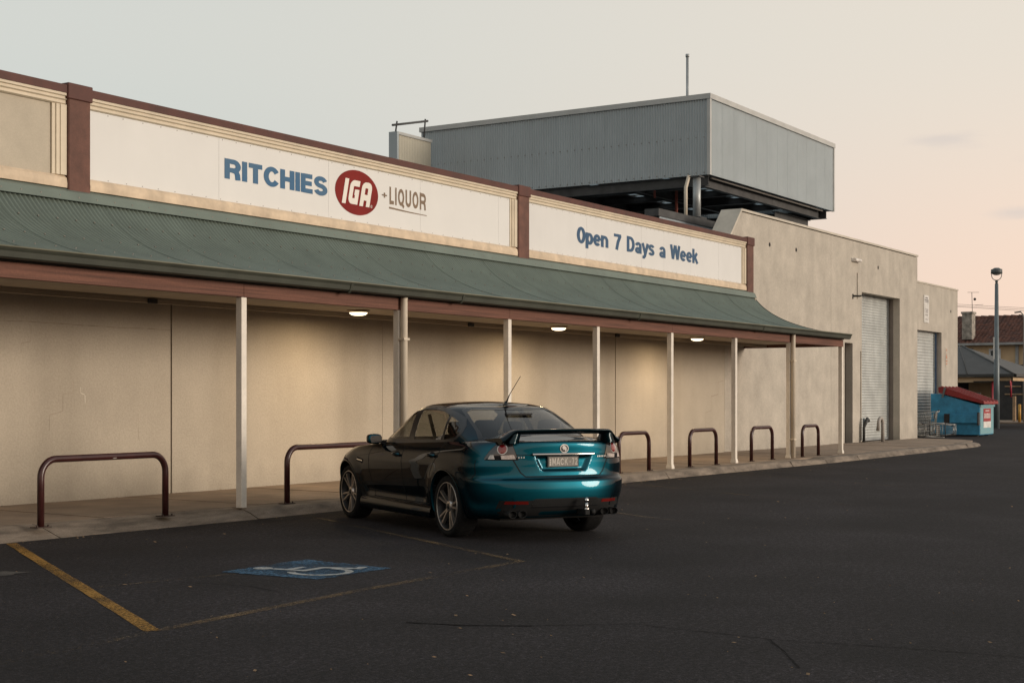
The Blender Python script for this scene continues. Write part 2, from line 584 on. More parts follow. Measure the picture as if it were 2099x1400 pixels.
H2 = .12   # half stroke of the heavy capitals
GL = {
    'R': (.92, [[(H2, 0), (H2, 1)], [(H2, .88), (.50, .88)] + arc(.50, .665, .28, .215, 90, -90)[1:] + [(H2, .45)],
                [(.48, .45), (.66, .40), (.735, .26), (.765, 0)]]),
    'I': (.24, [[(H2, 0), (H2, 1)]]),
    'T': (.84, [[(0, .88), (.84, .88)], [(.42, .88), (.42, 0)]]),
    'C': (.92, [arc(.48, .5, .36, .395, 32, 328, 26)]),
    'H': (.86, [[(H2, 0), (H2, 1)], [(.74, 0), (.74, 1)], [(H2, .52), (.74, .52)]]),
    'E': (.76, [[(H2, 0), (H2, 1)], [(H2, .89), (.74, .89)], [(H2, .51), (.70, .51)], [(H2, .11), (.76, .11)]]),
    'S': (.86, [arc(.43, .70, .30, .195, 12, 250, 18) + [(.55, .48)] + arc(.43, .295, .31, .195, 55, -170, 18)]),
    'L': (.60, [[(H2, 1), (H2, 0)], [(H2, .11), (.60, .11)]]),
    'U': (.80, [[(H2, 1), (H2, .36)] + arc(.40, .36, .28, .25, 180, 360)[1:] + [(.68, 1)]]),
    'O': (.86, [arc(.43, .5, .31, .39, 0, 360, 30)]),
    'Q': (.86, [arc(.43, .5, .31, .39, 0, 360, 30), [(.48, .22), (.80, -.06)]]),
    '+': (.60, [[(0, .5), (.6, .5)], [(.3, .2), (.3, .8)]]),
    'M': (.92, [[(H2, 0), (H2, 1)], [(.15, .95), (.46, .25)], [(.46, .25), (.77, .95)], [(.80, 0), (.80, 1)]]),
    'A': (.86, [[(.06, 0), (.40, 1)], [(.46, 1), (.80, 0)], [(.2, .30), (.66, .30)]]),
    'K': (.84, [[(H2, 0), (H2, 1)], [(H2, .36), (.72, 1)], [(.34, .56), (.76, 0)]]),
    '7': (.66, [[(0, .90), (.64, .90)], [(.56, .90), (.36, .5), (.24, 0)]]),
    '2': (.70, [arc(.34, .68, .26, .21, 165, -25, 14) + [(.12, .10)], [(.04, .10), (.68, .10)]]),
    '-': (.34, [[(.05, .45), (.29, .45)]]),
    'o0': (.66, [arc(.33, .5, .23, .41, 0, 360, 30)]),
    'p': (.60, [[(.10, -.24), (.10, .73)], arc(.31, .365, .19, .27, 0, 360, 22)]),
    'e': (.60, [[(.12, .37), (.50, .37)], arc(.30, .365, .20, .27, 0, 318, 22)]),
    'n': (.60, [[(.10, 0), (.10, .73)], arc(.30, .40, .20, .235, 165, 0, 12) + [(.50, 0)]]),
    'D': (.70, [[(.10, 0), (.10, 1)], [(.10, .90), (.30, .90)] + arc(.30, .5, .28, .40, 90, -90)[1:] + [(.10, .10)]]),
    'a': (.60, [arc(.26, .20, .15, .12, 0, 360, 18), [(.48, 0), (.48, .50)], arc(.29, .47, .19, .17, 8, 168, 10)]),
    'y': (.58, [[(.05, .73), (.30, .06)], [(.54, .73), (.27, -.08), (.18, -.18), (.04, -.17)]]),
    's': (.54, [arc(.27, .52, .17, .125, 10, 245, 14) + [(.36, .34)] + arc(.26, .215, .18, .125, 55, -165, 14)]),
    'W': (.94, [[(.06, 1), (.24, .04)], [(.24, .04), (.45, .98)], [(.49, .98), (.70, .04)], [(.70, .04), (.88, 1)]]),
    'k': (.58, [[(.10, 0), (.10, 1)], [(.14, .30), (.48, .73)], [(.25, .44), (.53, 0)]]),
    'Gi': (.64, [[(.60, .86), (.26, .86)] + arc(.26, .72, .14, .14, 90, 180, 5)[1:] + [(.12, .28)] + arc(.26, .28, .14, .14, 180, 270, 5)[1:] +
                 [(.50, .14), (.50, .50), (.34, .50)]]),
    'Ai': (.64, [[(.12, 0), (.12, .72)] + arc(.26, .72, .14, .14, 180, 90, 5)[1:] + arc(.40, .72, .14, .14, 90, 0, 5) + [(.54, 0)],
                 [(.12, .36), (.54, .36)]]),
    'Ii': (.26, [[(.13, 0), (.13, 1)]]),
    ' ': (.42, []),
}


def stroke(mb, pts, w, place, lift):
    n = len(pts)
    closed = n > 3 and abs(pts[0][0] - pts[-1][0]) < 1e-6 and abs(pts[0][1] - pts[-1][1]) < 1e-6
    L_, R_ = [], []
    for i in range(n):
        def d(a, b):
            x, y = pts[b][0] - pts[a][0], pts[b][1] - pts[a][1]
            l = math.hypot(x, y) or 1
            return x / l, y / l
        if closed:
            a = d((i - 1) if i > 0 else n - 2, i)
            b = d(i, (i + 1) if i < n - 1 else 1)
        else:
            a = d(i - 1, i) if i > 0 else d(0, 1)
            b = d(i, i + 1) if i < n - 1 else d(n - 2, n - 1)
        nx, ny = -(a[1] + b[1]), a[0] + b[0]
        l = math.hypot(nx, ny) or 1
        nx, ny = nx / l, ny / l
        wx, wy = w if isinstance(w, tuple) else (w, w)
        k = .5 / max(0.4, nx * -a[1] + ny * a[0])
        L_.append(place(pts[i][0] + nx * k * wx, pts[i][1] + ny * k * wy, lift))
        R_.append(place(pts[i][0] - nx * k * wx, pts[i][1] - ny * k * wy, lift))
    mb.add(L_ + R_, [(i, i + 1, n + i + 1, n + i) for i in range(n - 1)])


def text_width(chars, gap):
    return sum(GL[c][0] for c in chars) + gap * (len(chars) - 1)


def word(name, m, root, chars, x0, x1, z0, z1, w, gap, frame, shear=0.0, origin=None):
    """chars across x0..x1, baseline z0, cap line z1; frame maps (x, z, lift) to 3-D; every letter its own part"""
    tw = text_width(chars, gap)
    sx, sz = (x1 - x0) / tw, (z1 - z0)
    pen = 0.0
    for c in chars:
        gw, strokes = GL[c]
        mb = MB()
        for k, st in enumerate(strokes):
            stroke(mb, [(pen + p[0], p[1]) for p in st], w,
                   lambda x, y, l: frame(x0 + (x + shear * y) * sx, z0 + y * sz, l), 0.0012 + 0.0004 * k)
        if strokes:
            o = mb.build(name, m, root, recalc=False)
            if origin is not None:
                o.location = -Vector(origin)
        pen += gw + gap


# ------------------------------------------------------------------ ground
def interp(tab, x):
    if x <= tab[0][0]:
        return tab[0][1]
    for (a, b), (c, d) in zip(tab, tab[1:]):
        if x <= c:
            t = (x - a) / (c - a)
            return b + (d - b) * t
    return tab[-1][1]


def smooth(a, b, x):
    t = max(0.0, min(1.0, (x - a) / (b - a)))
    return t * t * (3 - 2 * t)


def spline(tab, x):
    """monotone-ish Catmull-Rom through a table"""
    n = len(tab)
    if x <= tab[0][0]:
        return tab[0][1]
    if x >= tab[-1][0]:
        return tab[-1][1]
    for i in range(n - 1):
        if x <= tab[i + 1][0]:
            break
    x0, y0 = tab[i]
    x1, y1 = tab[i + 1]
    h = x1 - x0
    t = (x - x0) / h
    m0 = (y1 - tab[i - 1][1]) / (x1 - tab[i - 1][0]) if i > 0 else (y1 - y0) / h
    m1 = (tab[i + 2][1] - y0) / (tab[i + 2][0] - x0) if i < n - 2 else (y1 - y0) / h
    t2, t3 = t * t, t * t * t
    return (2 * t3 - 3 * t2 + 1) * y0 + (t3 - 2 * t2 + t) * h * m0 + (-2 * t3 + 3 * t2) * y1 + (t3 - t2) * h * m1


YW = 15.55           # outer face of the shop wall
YP = 15.45           # outer face of the parapet
g = MB().add([(-300, -300, 0), (700, -300, 0), (700, 700, 0), (-300, 700, 0)], [(0, 1, 2, 3)])
struct(g.build('asphalt_ground', 'asphalt'))

KF = [(2, 13.05), (10.3, 12.84), (14.3, 12.70), (23.4, 12.54), (33.6, 12.26), (44, 12.42), (47, 12.5)]
path_bed = MB().add([(x, y, .105) for x, y in ((2, YW + .1), (2, 13.2), (14, 13.1), (30, 12.8), (46.0, 12.7), (48.2, 12.95), (49.6, 13.7), (50.2, 15.0), (50.2, YW + .1))],
                    [tuple(range(9))]).build('footpath', 'joint')
struct(path_bed)
xs = [2.0]
while xs[-1] < 46:
    xs.append(xs[-1] + 1.25 + 0.03 * random.uniform(-1, 1))
for x0, x1 in zip(xs, xs[1:]):
    g = .006
    for (ya, yb) in ((None, YW - .005),):
        y0, y1 = interp(KF, x0) + .435, interp(KF, x1) + .435
        dz = random.uniform(-.004, .004)
        v = [(x0 + g, y0, .05), (x1 - g, y1, .05), (x1 - g, yb, .05), (x0 + g, yb, .05),
             (x0 + g, y0, .134 + dz), (x1 - g, y1, .134 + dz), (x1 - g, yb, .150 + dz), (x0 + g, yb, .150 + dz)]
        MB().add(v, [(0, 3, 2, 1), (4, 5, 6, 7), (0, 1, 5, 4), (1, 2, 6, 5), (2, 3, 7, 6), (3, 0, 4, 7)]).build('slab', 'path', path_bed)
# rounded end of the path by the loading doors
e0 = xs[-1]
end = [(e0 + .006, interp(KF, e0) + .435)] + [(47.3, 12.92), (48.6, 13.2), (49.5, 13.8), (50.1, 14.7), (50.3, YW - .005), (e0 + .006, YW - .005)]
MB().prism(end, .05, .137, 'xy').build('slab', 'path', path_bed)

kerb_bed = MB()
kx = [2 + i * .5 for i in range(91)]
kerb_bed.add([(x, interp(KF, x) + .06, .02) for x in kx] + [(x, interp(KF, x) + .43, .09) for x in kx], [(i, i + 1, 91 + i + 1, 91 + i) for i in range(90)])
kerb_bed = struct(kerb_bed.build('kerb', 'joint'))


def kerb_prof(x):
    yf = interp(KF, x)
    up = smooth(13.7, 14.7, x)
    drop = smooth(31.9, 32.1, x) - smooth(32.9, 33.15, x)
    h = .128 * (1 - .30 * drop)
    pr = [(0, 0.002), (.05, .55), (.075, .85), (.12, 1.0), (.25, 1.02), (.43, 1.03)]
    rp = [(-.04, 0.002), (.06, .25), (.15, .5), (.25, .75), (.33, .92), (.43, 1.03)]
    return [(x, yf + a[0] * up + b[0] * (1 - up), h * (a[1] * up + b[1] * (1 - up))) for a, b in zip(pr, rp)]


ke = [2, 5, 8, 11, 14.05, 17.0, 20, 22.9, 25.2, 28.1, 31.0, 32.0, 33.0, 35.2, 38.0, 40.6, 43.2, 45.4]
for a, b in zip(ke, ke[1:]):
    n = max(4, int((b - a) / .2))
    mb = MB()
    st = [kerb_prof(a + .009 + (b - a - .018) * i / n) for i in range(n + 1)]
    jx, jz = random.uniform(-.008, .008), random.uniform(-.004, .003)
    vs_ = [(p[0], p[1] + jx + random.uniform(-.003, .003), p[2] + (jz if p[2] > .03 else 0) + random.uniform(-.0015, .0015)) for s in st for p in s]
    mb.add(vs_, [(i * 6 + k, i * 6 + k + 1, (i + 1) * 6 + k + 1, (i + 1) * 6 + k) for i in range(n) for k in range(5)], True)
    o = len(vs_)
    for q in (0, n):
        s = st[q]
        base = [(p[0], p[1], 0) for p in s]
        mb.add(s + base, [(k, k + 1, 6 + k + 1, 6 + k) for k in range(5)])
    mb.build('kerb_stone', 'kerb', kerb_bed)
# kerb round the end of the path
mb = MB()
arcp = [(45.42, 12.46, .12), (46.6, 12.50, .10), (47.8, 12.72, .07), (48.9, 13.1, .045), (49.8, 13.7, .03), (50.4, 14.6, .02)]
inn = [(45.42, 12.90), (46.5, 12.94), (47.4, 13.05), (48.4, 13.35), (49.3, 13.9), (49.95, 14.7)]
mb.add([(p[0], p[1], 0) for p in arcp] + [(p[0], p[1] + .06, p[2]) for p in arcp] + [(p[0], p[1], max(.138, .03)) for p in inn],
       [(i, i + 1, 6 + i + 1, 6 + i) for i in range(5)] + [(6 + i, 7 + i, 13 + i, 12 + i) for i in range(5)], True)
mb.build('kerb_stone', 'kerb', kerb_bed)


# painted bay lines
def line_strip(name, a, b, w, m, parent=None, z=.004, seg=24, wob=.004):
    a, b = Vector((*a, 0)), Vector((*b, 0))
    d = (b - a).normalized()
    nrm = Vector((-d.y, d.x, 0))
    vs_ = []
    for s in (-1, 1):
        for i in range(seg + 1):
            p = a.lerp(b, i / seg) + nrm * s * (w / 2 + random.uniform(-wob, wob))
            vs_.append((p.x, p.y, z))
    return MB().add(vs_, [(i, i + 1, seg + 2 + i, seg + 1 + i) for i in range(seg)]).build(name, m, parent, recalc=False)


struct(line_strip('bay_line', (10.30, 12.72), (6.93, 7.17), .11, 'yellow'))
struct(line_strip('bay_line', (14.85, 12.62), (13.2, 9.85), .075, 'yellow_faint'))
struct(line_strip('bay_line', (13.2, 9.85), (11.72, 7.36), .085, 'yellow_faint'))
struct(line_strip('bay_line', (6.97, 7.16), (9.3, 7.30), .10, 'yellow_faint'))
struct(line_strip('bay_line', (9.3, 7.30), (11.74, 7.34), .10, 'yellow_faint'))
struct(line_strip('bay_line', (5.2, 7.0), (6.88, 7.15), .10, 'yellow_ghost'))
struct(line_strip('bay_line', (8.3, 9.2), (9.55, 8.9), .07, 'yellow_ghost'))
for x in (19.2, 23.4, 27.6, 31.8):
    struct(line_strip('bay_line', (x, interp(KF, x) - .08), (x - 3.1, interp(KF, x) - 5.3), .09, 'yellow_ghost'))


def flat_poly(name, pts, m, z, parent=None):
    return MB().add([(x, y, z) for x, y in pts], [tuple(range(len(pts)))]).build(name, m, parent, recalc=False)


def wobbly(pts, step, amp):
    out = []
    n = len(pts)
    for i in range(n):
        a, b = Vector(pts[i]), Vector(pts[(i + 1) % n])
        k = max(1, int((b - a).length / step))
        for j in range(k):
            p = a.lerp(b, j / k)
            out.append((p.x + random.uniform(-amp, amp), p.y + random.uniform(-amp, amp)))
    return out


emb = flat_poly('bay_symbol', wobbly([(9.60, 8.02), (10.62, 8.02), (10.74, 9.10), (9.60, 9.10)], .05, .03), 'bay_blue', .005)
struct(emb)
mb = MB()
sx = lambda x, y, l: (9.70 + x * .90, 8.06 + y * .96, .0085 + l * .25)
stroke(mb, arc(.30, .92, .05, .05, 0, 360, 16), .09, sx, .001)
stroke(mb, [(.32, .82), (.36, .48), (.66, .48), (.78, .16), (.92, .20)], .085, sx, .002)
stroke(mb, [(.35, .66), (.60, .66)], .065, sx, .003)
stroke(mb, arc(.38, .30, .27, .27, 125, 375, 26), .075, sx, .0004)
mb.build('wheelchair_mark', 'bay_white', emb, recalc=False)

struct(flat_poly('asphalt_patch', wobbly([(7.6, 10.35), (8.72, 10.50), (8.60, 10.72), (7.7, 10.9)], .08, .03), 'patch', .004))


def crack_line(pts, w, m='seal', z=.0035, name='crack_seal'):
    P = []
    for a, b in zip(pts, pts[1:]):
        a, b = Vector((*a, 0)), Vector((*b, 0))
        k = max(2, int((b - a).length / .06))
        for j in range(k):
            P.append(a.lerp(b, j / k))
    P.append(Vector((*pts[-1], 0)))
    vs_ = []
    off = 0
    for i, p in enumerate(P):
        t = (P[min(i + 1, len(P) - 1)] - P[max(i - 1, 0)]).normalized()
        nn = Vector((-t.y, t.x, 0))
        off += random.uniform(-.006, .006)
        ww = w * random.uniform(.45, 1.1)
        vs_ += [tuple(p + nn * (off + ww / 2) + Vector((0, 0, z))), tuple(p + nn * (off - ww / 2) + Vector((0, 0, z)))]
    return struct(MB().add(vs_, [(2 * i, 2 * i + 1, 2 * i + 3, 2 * i + 2) for i in range(len(P) - 1)]).build(name, m, recalc=False))


crack_line([(8.12, 6.0), (8.23, 5.6), (8.45, 5.2)], .036)
crack_line([(8.45, 5.2), (8.89, 4.67), (8.80, 3.64), (8.95, 2.7), (9.0, 2.15), (9.1, 1.0)], .012)
crack_line([(8.78, 3.64), (8.35, 3.36), (7.92, 3.11)], .016)
crack_line([(8.9, 8.9), (9.0, 8.2), (8.85, 7.75)], .010)

# fallen leaves and grit strewn over the car park
mb = MB()
for i in range(420):
    d = 5 + 34 * random.random() ** 1.5
    an = R(32.4 + random.uniform(-21, 21))
    x, y = d * math.cos(an), d * math.sin(an)
    if y > interp(KF, x) - .02:
        y = interp(KF, x) - abs(random.gauss(0, .35)) - .03
    s = random.choice((.006, .008, .010, .013, .020)) * random.uniform(.7, 1.2)
    t = random.uniform(0, PI)
    c, sn = math.cos(t) * s, math.sin(t) * s
    tz = random.uniform(0, .4) * s
    mb.add([(x - c, y - sn, .004), (x + sn * .5, y - c * .5, .006 + tz), (x + c, y + sn, .006 + tz), (x - sn * .5, y + c * .5, .004)], [(0, 1, 2, 3)])
for i in range(260):
    x = random.uniform(10, 44)
    y = YW - .01 - abs(random.gauss(0, .04)) if i % 2 else interp(KF, x) - abs(random.gauss(0, .05)) - .01
    z = .152 if i % 2 else .004
    s = random.uniform(.006, .018)
    t = random.uniform(0, PI)
    c, sn = math.cos(t) * s, math.sin(t) * s
    mb.add([(x - c, y - sn, z), (x + sn * .5, y - c * .5, z + .004), (x + c, y + sn, z + .008), (x - sn * .5, y + c * .5, z)], [(0, 1, 2, 3)])
stuff(mb.build('leaf_litter', 'leaf', recalc=False), 'dry leaves and grit strewn over the dark asphalt', 'leaf litter')

# ------------------------------------------------------------------ shop building
shop = thing('shop_building', 'long cream rendered shop building with dark red capped parapet behind the parked car', 'building', (20, YW, 0))


def into(o, root):
    """child keeps its world coordinates under an unrotated root"""
    o.location = Vector(o.location) - Vector(root.location)
    return o


def part(mb, name, m, root, **kw):
    return into(mb.build(name, m, root, **kw), root)


part(MB().box(2, 34.49, YW + .10, 30, 0, 5.0), 'wall_core', 'joint', shop)
for x0, x1 in ((2, 15.375), (15.405, 20.355), (20.363, 28.715), (28.745, 34.495)):
    part(MB().box(x0, x1, YW, YW + .10, .10, 4.35), 'wall_panel', 'render_wall', shop)
part(MB().box(2, 35.5, YP + .06, YP + .3, 4.30, 5.58), 'parapet', 'cream', shop)
# red capping
part(MB().box(2, 35.93, YP - .085, YP + .36, 5.51, 5.615), 'capping', 'oxide', shop)
BAYS = ((5.2, 13.36), (13.75, 24.46), (24.87, 35.50))
for k, (a, b) in enumerate(BAYS):
    # stepped cornice under the capping
    pr = [(YP + .06, 5.508), (YP - .075, 5.508), (YP - .075, 5.475), (YP - .05, 5.466), (YP - .055, 5.43), (YP - .03, 5.415), (YP - .035, 5.375), (YP - .008, 5.36), (YP + .06, 5.36)]
    part(MB().prism(pr, a, b, 'yz'), 'cornice', 'cream', shop)
    sl = [(YP + .06, 4.27), (YP - .06, 4.27), (YP - .062, 4.33), (YP - .05, 4.40), (YP - .012, 4.435), (YP + .06, 4.435)]
    part(MB().prism(sl, a, b, 'yz'), 'sill', 'cream_dirty', shop)
    # side moulding
    sides = []
    if k == 0:
        sides = [(13.36, -1)]
    elif k == 1:
        sides = [(24.46, -1)]
    else:
        sides = [(35.50, -1)]
    for (x, s) in sides:
        for (w0, w1, d) in ((0, .10, .050), (.10, .16, .036), (.16, .215, .018)):
            part(MB().box(x - w1, x - w0 - .0005, YP - d, YP + .058, 4.437, 5.358), 'side_moulding', 'cream', shop)
part(MB().box(5.2, 13.14, YP + .012, YP + .058, 4.437, 5.358), 'blank_board', 'blank_board', shop)
for (a, b) in ((13.365, 13.735), (24.465, 24.855), (35.505, 35.90)):
    p = part(MB().box(a, b, YP - .085, YP + .2, 4.20, 5.50), 'pilaster', 'oxide_fade', shop, bevel=.012)
    into_c = MB().box(a - .025, b + .025, YP - .105, YP + .22, 5.44, 5.65).build('pilaster_cap', 'oxide', p, bevel=.01)
    into_c.location = -Vector(shop.location)
    into_c.location = (0, 0, 0)


def wall_crack(pts, w=.006, m='joint', nm='crack'):
    P = []
    for a, b in zip(pts, pts[1:]):
        a, b = Vector(a), Vector(b)
        k = max(2, int((b - a).length / .05))
        P += [a.lerp(b, j / k) for j in range(k)]
    P.append(Vector(pts[-1]))
    vs_ = []
    o = 0
    for p in P:
        o += random.uniform(-.003, .003)
        ww = w * random.uniform(.3, 1.1)
        vs_ += [(p.x, YW - .0015, p.y + o + ww / 2), (p.x + ww * .7, YW - .0015, p.y + o - ww / 2)]
    return part(MB().add(vs_, [(2 * i, 2 * i + 1, 2 * i + 3, 2 * i + 2) for i in range(len(P) - 1)]), nm, m, shop, recalc=False)


M['crack'] = mat('hairline_crack', (0.33, 0.27, 0.205), 0.9, 0.2, 6)
wall_crack([(10.5, 2.49), (12.5, 2.475), (14.7, 2.455), (15.37, 2.45)], .010, 'crack')
wall_crack([(12.9, 2.45), (12.9, 2.25), (12.75, 2.22), (12.74, 2.1)], .007, 'crack')
wall_crack([(13.6, 1.75), (13.6, 1.58), (13.42, 1.57), (13.42, 1.35), (13.2, 1.3), (13.2, 1.1)], .007, 'crack')
wall_crack([(14.75, 1.3), (14.76, .95), (14.9, .8), (15.0, .7)], .007, 'crack')
wall_crack([(34.48, 1.95), (34.1, 1.9), (34.1, 1.6), (33.7, 1.55), (33.7, 1.2), (33.35, 1.15), (33.35, .7)], .012, 'crack')
M['chalk'] = mat('chalk_mark', (0.62, 0.56, 0.46), 0.9)
wall_crack([(13.72, 1.66), (13.72, 1.58), (13.79, 1.56), (13.80, 1.45)], .022, 'chalk', 'scrape')

# ------------------------------------------------------------------ sign boards
YS = YP - .004
face = lambda x, z, l: (x, YS - .004 - l, z)
sb = thing('sign_board', 'long white sign reading RITCHIES IGA + LIQUOR above the green verandah', 'sign', (19, YP, 4.44))
jx = (13.75, 16.25, 18.785, 21.315, 23.85, 24.245)
for a, b in zip(jx, jx[1:]):
    part(MB().box(a + .002, b - .002, YS - .002, YP + .056, 4.437, 5.358), 'sign_panel', 'sign_white', sb)
word('letter', 'blue_letter', sb, list('RITCHIES'), 16.38, 18.74, 4.775, 5.075, (.315, .24), .13, face, origin=sb.location)
mb = MB()
ring = [(19.52 + .575 * math.cos(2 * PI * i / 64), 4.925 + .372 * math.sin(2 * PI * i / 64)) for i in range(64)]
mb.add([face(x, z, .001) for x, z in ring], [tuple(range(64))])
logo = part(mb, 'logo', 'red_logo', sb, recalc=False)
word('letter', 'white_letter', logo, ['Ii', 'Gi', 'Ai'], 19.11, 19.84, 4.715, 5.135, .235, .11, lambda x, z, l: face(x, z, .003 + l), .24)
mb = MB()
stroke(mb, arc(19.905, 4.735, .022, .022, 0, 360, 16), .006, lambda x, z, l: face(x, z, .003 + l), .001)
stroke(mb, [(19.898, 4.724), (19.898, 4.746), (19.910, 4.742), (19.900, 4.735), (19.912, 4.724)], .004, lambda x, z, l: face(x, z, .003 + l), .001)
mb.build('registered_mark', 'white_letter', logo, recalc=False)
word('letter', 'bronze_letter', sb, ['+'], 20.20, 20.345, 4.90, 5.04, .16, 0, face, origin=sb.location)
word('letter', 'bronze_letter', sb, list('LIQUOR'), 20.41, 21.49, 4.835, 5.135, .20, .15, face, origin=sb.location)
mb = MB()
un = [(20.40 + 1.11 * i / 20, 4.775 - .012 * math.sin(i / 20 * PI) - .028 * (i / 20) ** 2) for i in range(21)]
mb.add([face(x, z + .014 * (1 - i / 32), .001) for i, (x, z) in enumerate(un)] + [face(x, z - .018 * (1 - i / 30), .001) for i, (x, z) in enumerate(un)],
       [(i, i + 1, 22 + i, 21 + i) for i in range(20)])
part(mb, 'underline', 'bronze_letter', sb, recalc=False)
sb2 = thing('sign_board', 'white sign reading Open 7 Days a Week beside the end pilaster', 'sign', (30, YP, 4.44))
jx = (24.87, 27.27, 29.76, 30.88, 32.30, 33.9, 35.285)
for a, b in zip(jx, jx[1:]):
    part(MB().box(a + .002, b - .002, YS - .002, YP + .056, 4.437, 5.358), 'sign_panel', 'sign_white2', sb2)
chars = ['o0', 'p', 'e', 'n', ' ', '7', ' ', 'D', 'a', 'y', 's', ' ', 'a', ' ', 'W', 'e', 'e', 'k']
word('letter', 'blue_letter2', sb2, chars, 26.86, 32.70, 4.74, 5.085, (.24, .185), .04, face, origin=sb2.location)
for root, x0, x1, n in ((sb, 13.78, 24.2, 34), (sb2, 24.9, 35.25, 46)):
    mb = MB()
    for i in range(n):
        for z in (4.455, 5.335):
            x = x0 + (x1 - x0) * i / (n - 1) + random.uniform(-.04, .04)
            mb.box(x - .006, x + .006, YS - .005, YS, z - .006, z + .006)
    o = part(mb, 'screws', 'screw', root)
    o['kind'] = 'stuff'

# ------------------------------------------------------------------ verandah
ver = thing('verandah', 'verandah with curved green corrugated roof and cream posts along the shop wall', 'verandah', (20, 13, .13))
RP = [(15.36, 4.185), (15.27, 4.05), (15.07, 3.84), (14.8, 3.645), (14.34, 3.42), (13.67, 3.215), (13.1, 3.115), (12.74, 3.075)]
NP = 30
prof = []
for i in range(NP + 1):                     # even steps along the curve
    t = i / NP
    y = 15.36 - (15.36 - 12.74) * (t ** 1.25)
    prof.append((y, spline([(-p[0], p[1]) for p in RP], -y)))
SW, WAVES = .912, 12


def corr_sheet(width, waves, prof3, amp, lap=.005, per=6):
    """prof3: list of (point, normal) down the sheet; corrugations run down it; x across"""
    n = waves * per
    vs_ = []
    for (p, nn) in prof3:
        for i in range(n + 3):
            x = width * i / n
            a = amp * math.cos(2 * PI * i / per) + lap * (1 - i / n)
            vs_.append((x, p[0] + nn[0] * a, p[1] + nn[1] * a))
    w = n + 3
    return vs_, [(j * w + i, j * w + i + 1, (j + 1) * w + i + 1, (j + 1) * w + i) for j in range(len(prof3) - 1) for i in range(w - 1)]


p3 = []
for i, p in enumerate(prof):
    a, b = prof[max(0, i - 1)], prof[min(NP, i + 1)]
    t = Vector((b[0] - a[0], b[1] - a[1])).normalized()
    p3.append((p, (t.y, -t.x) if -t.x > 0 else (-t.y, t.x)))
vs_, fs = corr_sheet(SW, WAVES, p3, .018, .0015)
sheet_me = None
k = 0
x = 35.76 - SW
while x > 5:
    if sheet_me is None:
        o = MB().add(vs_, fs, True).build('roof_sheet', 'roof_green', ver, recalc=False)
        sheet_me = o.data
    else:
        o = link('roof_sheet', sheet_me, ver)
    o.location = Vector((x, 0, random.uniform(-.0015, .0015))) - Vector(ver.location)
    x -= SW
# screws in rows down the sheets
mb = MB()
for row in (.20, .40, .62, .83):
    i = int(row * NP)
    (y, z), nn = p3[i]
    xx = 8.0
    while xx < 35.9:
        c = Vector((xx, y + nn[0] * .014, z + nn[1] * .014))
        mb.box(c.x - .008, c.x + .008, c.y - .008, c.y + .008, c.z - .006, c.z + .006)
        xx += .304
o = part(mb, 'roof_screws', 'screw', ver)
o['kind'] = 'stuff'
# head flashing against the parapet
part(MB().prism([(YP - .003, 4.265), (15.30, 4.20), (15.245, 4.085), (15.235, 4.088), (15.29, 4.21), (YP - .003, 4.275)], 5, 35.80, 'yz'), 'head_flashing', 'roof_green', ver)
mb = MB()
xx = 6.0
while xx < 35.9:
    mb.box(xx - .009, xx + .009, 15.255, 15.275, 4.128, 4.150)
    xx += .31
o = part(mb, 'flashing_screws', 'screw', ver)
o['kind'] = 'stuff'
# barge flashing on the open end
bt = [(p[0], p[1] + .028) for p in prof] + [(p[0], p[1] - .05) for p in reversed(prof)]
part(MB().prism(bt, 35.75, 35.79, 'yz'), 'barge_flashing', 'gutter_green', ver)
# gutter: quad section with rolled lip
gp = [(12.86, 3.085), (12.86, 2.975), (12.74, 2.968), (12.705, 2.985), (12.69, 3.045), (12.675, 3.065), (12.665, 3.085), (12.672, 3.094), (12.69, 3.09), (12.70, 3.075), (12.71, 3.05), (12.73, 3.0), (12.75, 2.985), (12.845, 2.99), (12.845, 3.085)]
part(MB().prism(gp, 5, 35.74, 'yz'), 'gutter', 'gutter_green', ver)
part(MB().tube([(5, 12.668, 3.09), (35.74, 12.668, 3.09)], .011, 8), 'gutter_lip', 'gutter_lip', ver)
part(MB().prism([(12.875, 3.08), (12.875, 2.96), (12.99, 2.96), (12.99, 3.08)], 5, 35.73, 'yz'), 'fascia', 'gutter_green', ver)
for (gx) in (9.8, 15.9, 18.6, 24.4, 30.2):
    part(MB().prism([(12.87, 3.09), (12.87, 2.95), (12.735, 2.945), (12.70, 2.98), (12.672, 3.06), (12.658, 3.092), (12.668, 3.10), (12.70, 3.0), (12.76, 2.962)], gx, gx + .05, 'yz'), 'gutter_joint', 'gutter_green', ver)
# beam in lengths, joined over posts
PX = (14.03, 17.32, 20.27, 23.21, 26.17, 29.22, 32.28, 35.70)
bx = [5, 8.1, 14.03, 17.32, 20.27, 26.17, 32.28, 35.76]
for a, b in zip(bx, bx[1:]):
    part(MB().box(a + .002, b - .002, 12.905, 12.995, 2.785, 2.955), 'beam', 'beam', ver, bevel=.004)
part(MB().box(35.66, 35.755, 12.999, YW - .01, 2.79, 2.955), 'beam', 'beam', ver, bevel=.004)
part(MB().box(5, 35.655, 12.999, YW - .003, 2.872, 2.90), 'soffit', 'soffit', ver)
part(MB().box(5, 35.655, 14.90, 14.96, 2.80, 2.871), 'batten', 'soffit', ver)
part(MB().box(5, 35.655, 13.0, 13.05, 2.83, 2.871), 'batten', 'soffit', ver)
for x in (14.3, 22.0, 27.5):
    part(MB().box(x, x + .16, 14.86, 14.899, 2.79, 2.855), 'junction_box', 'dark_fit', ver, bevel=.006)
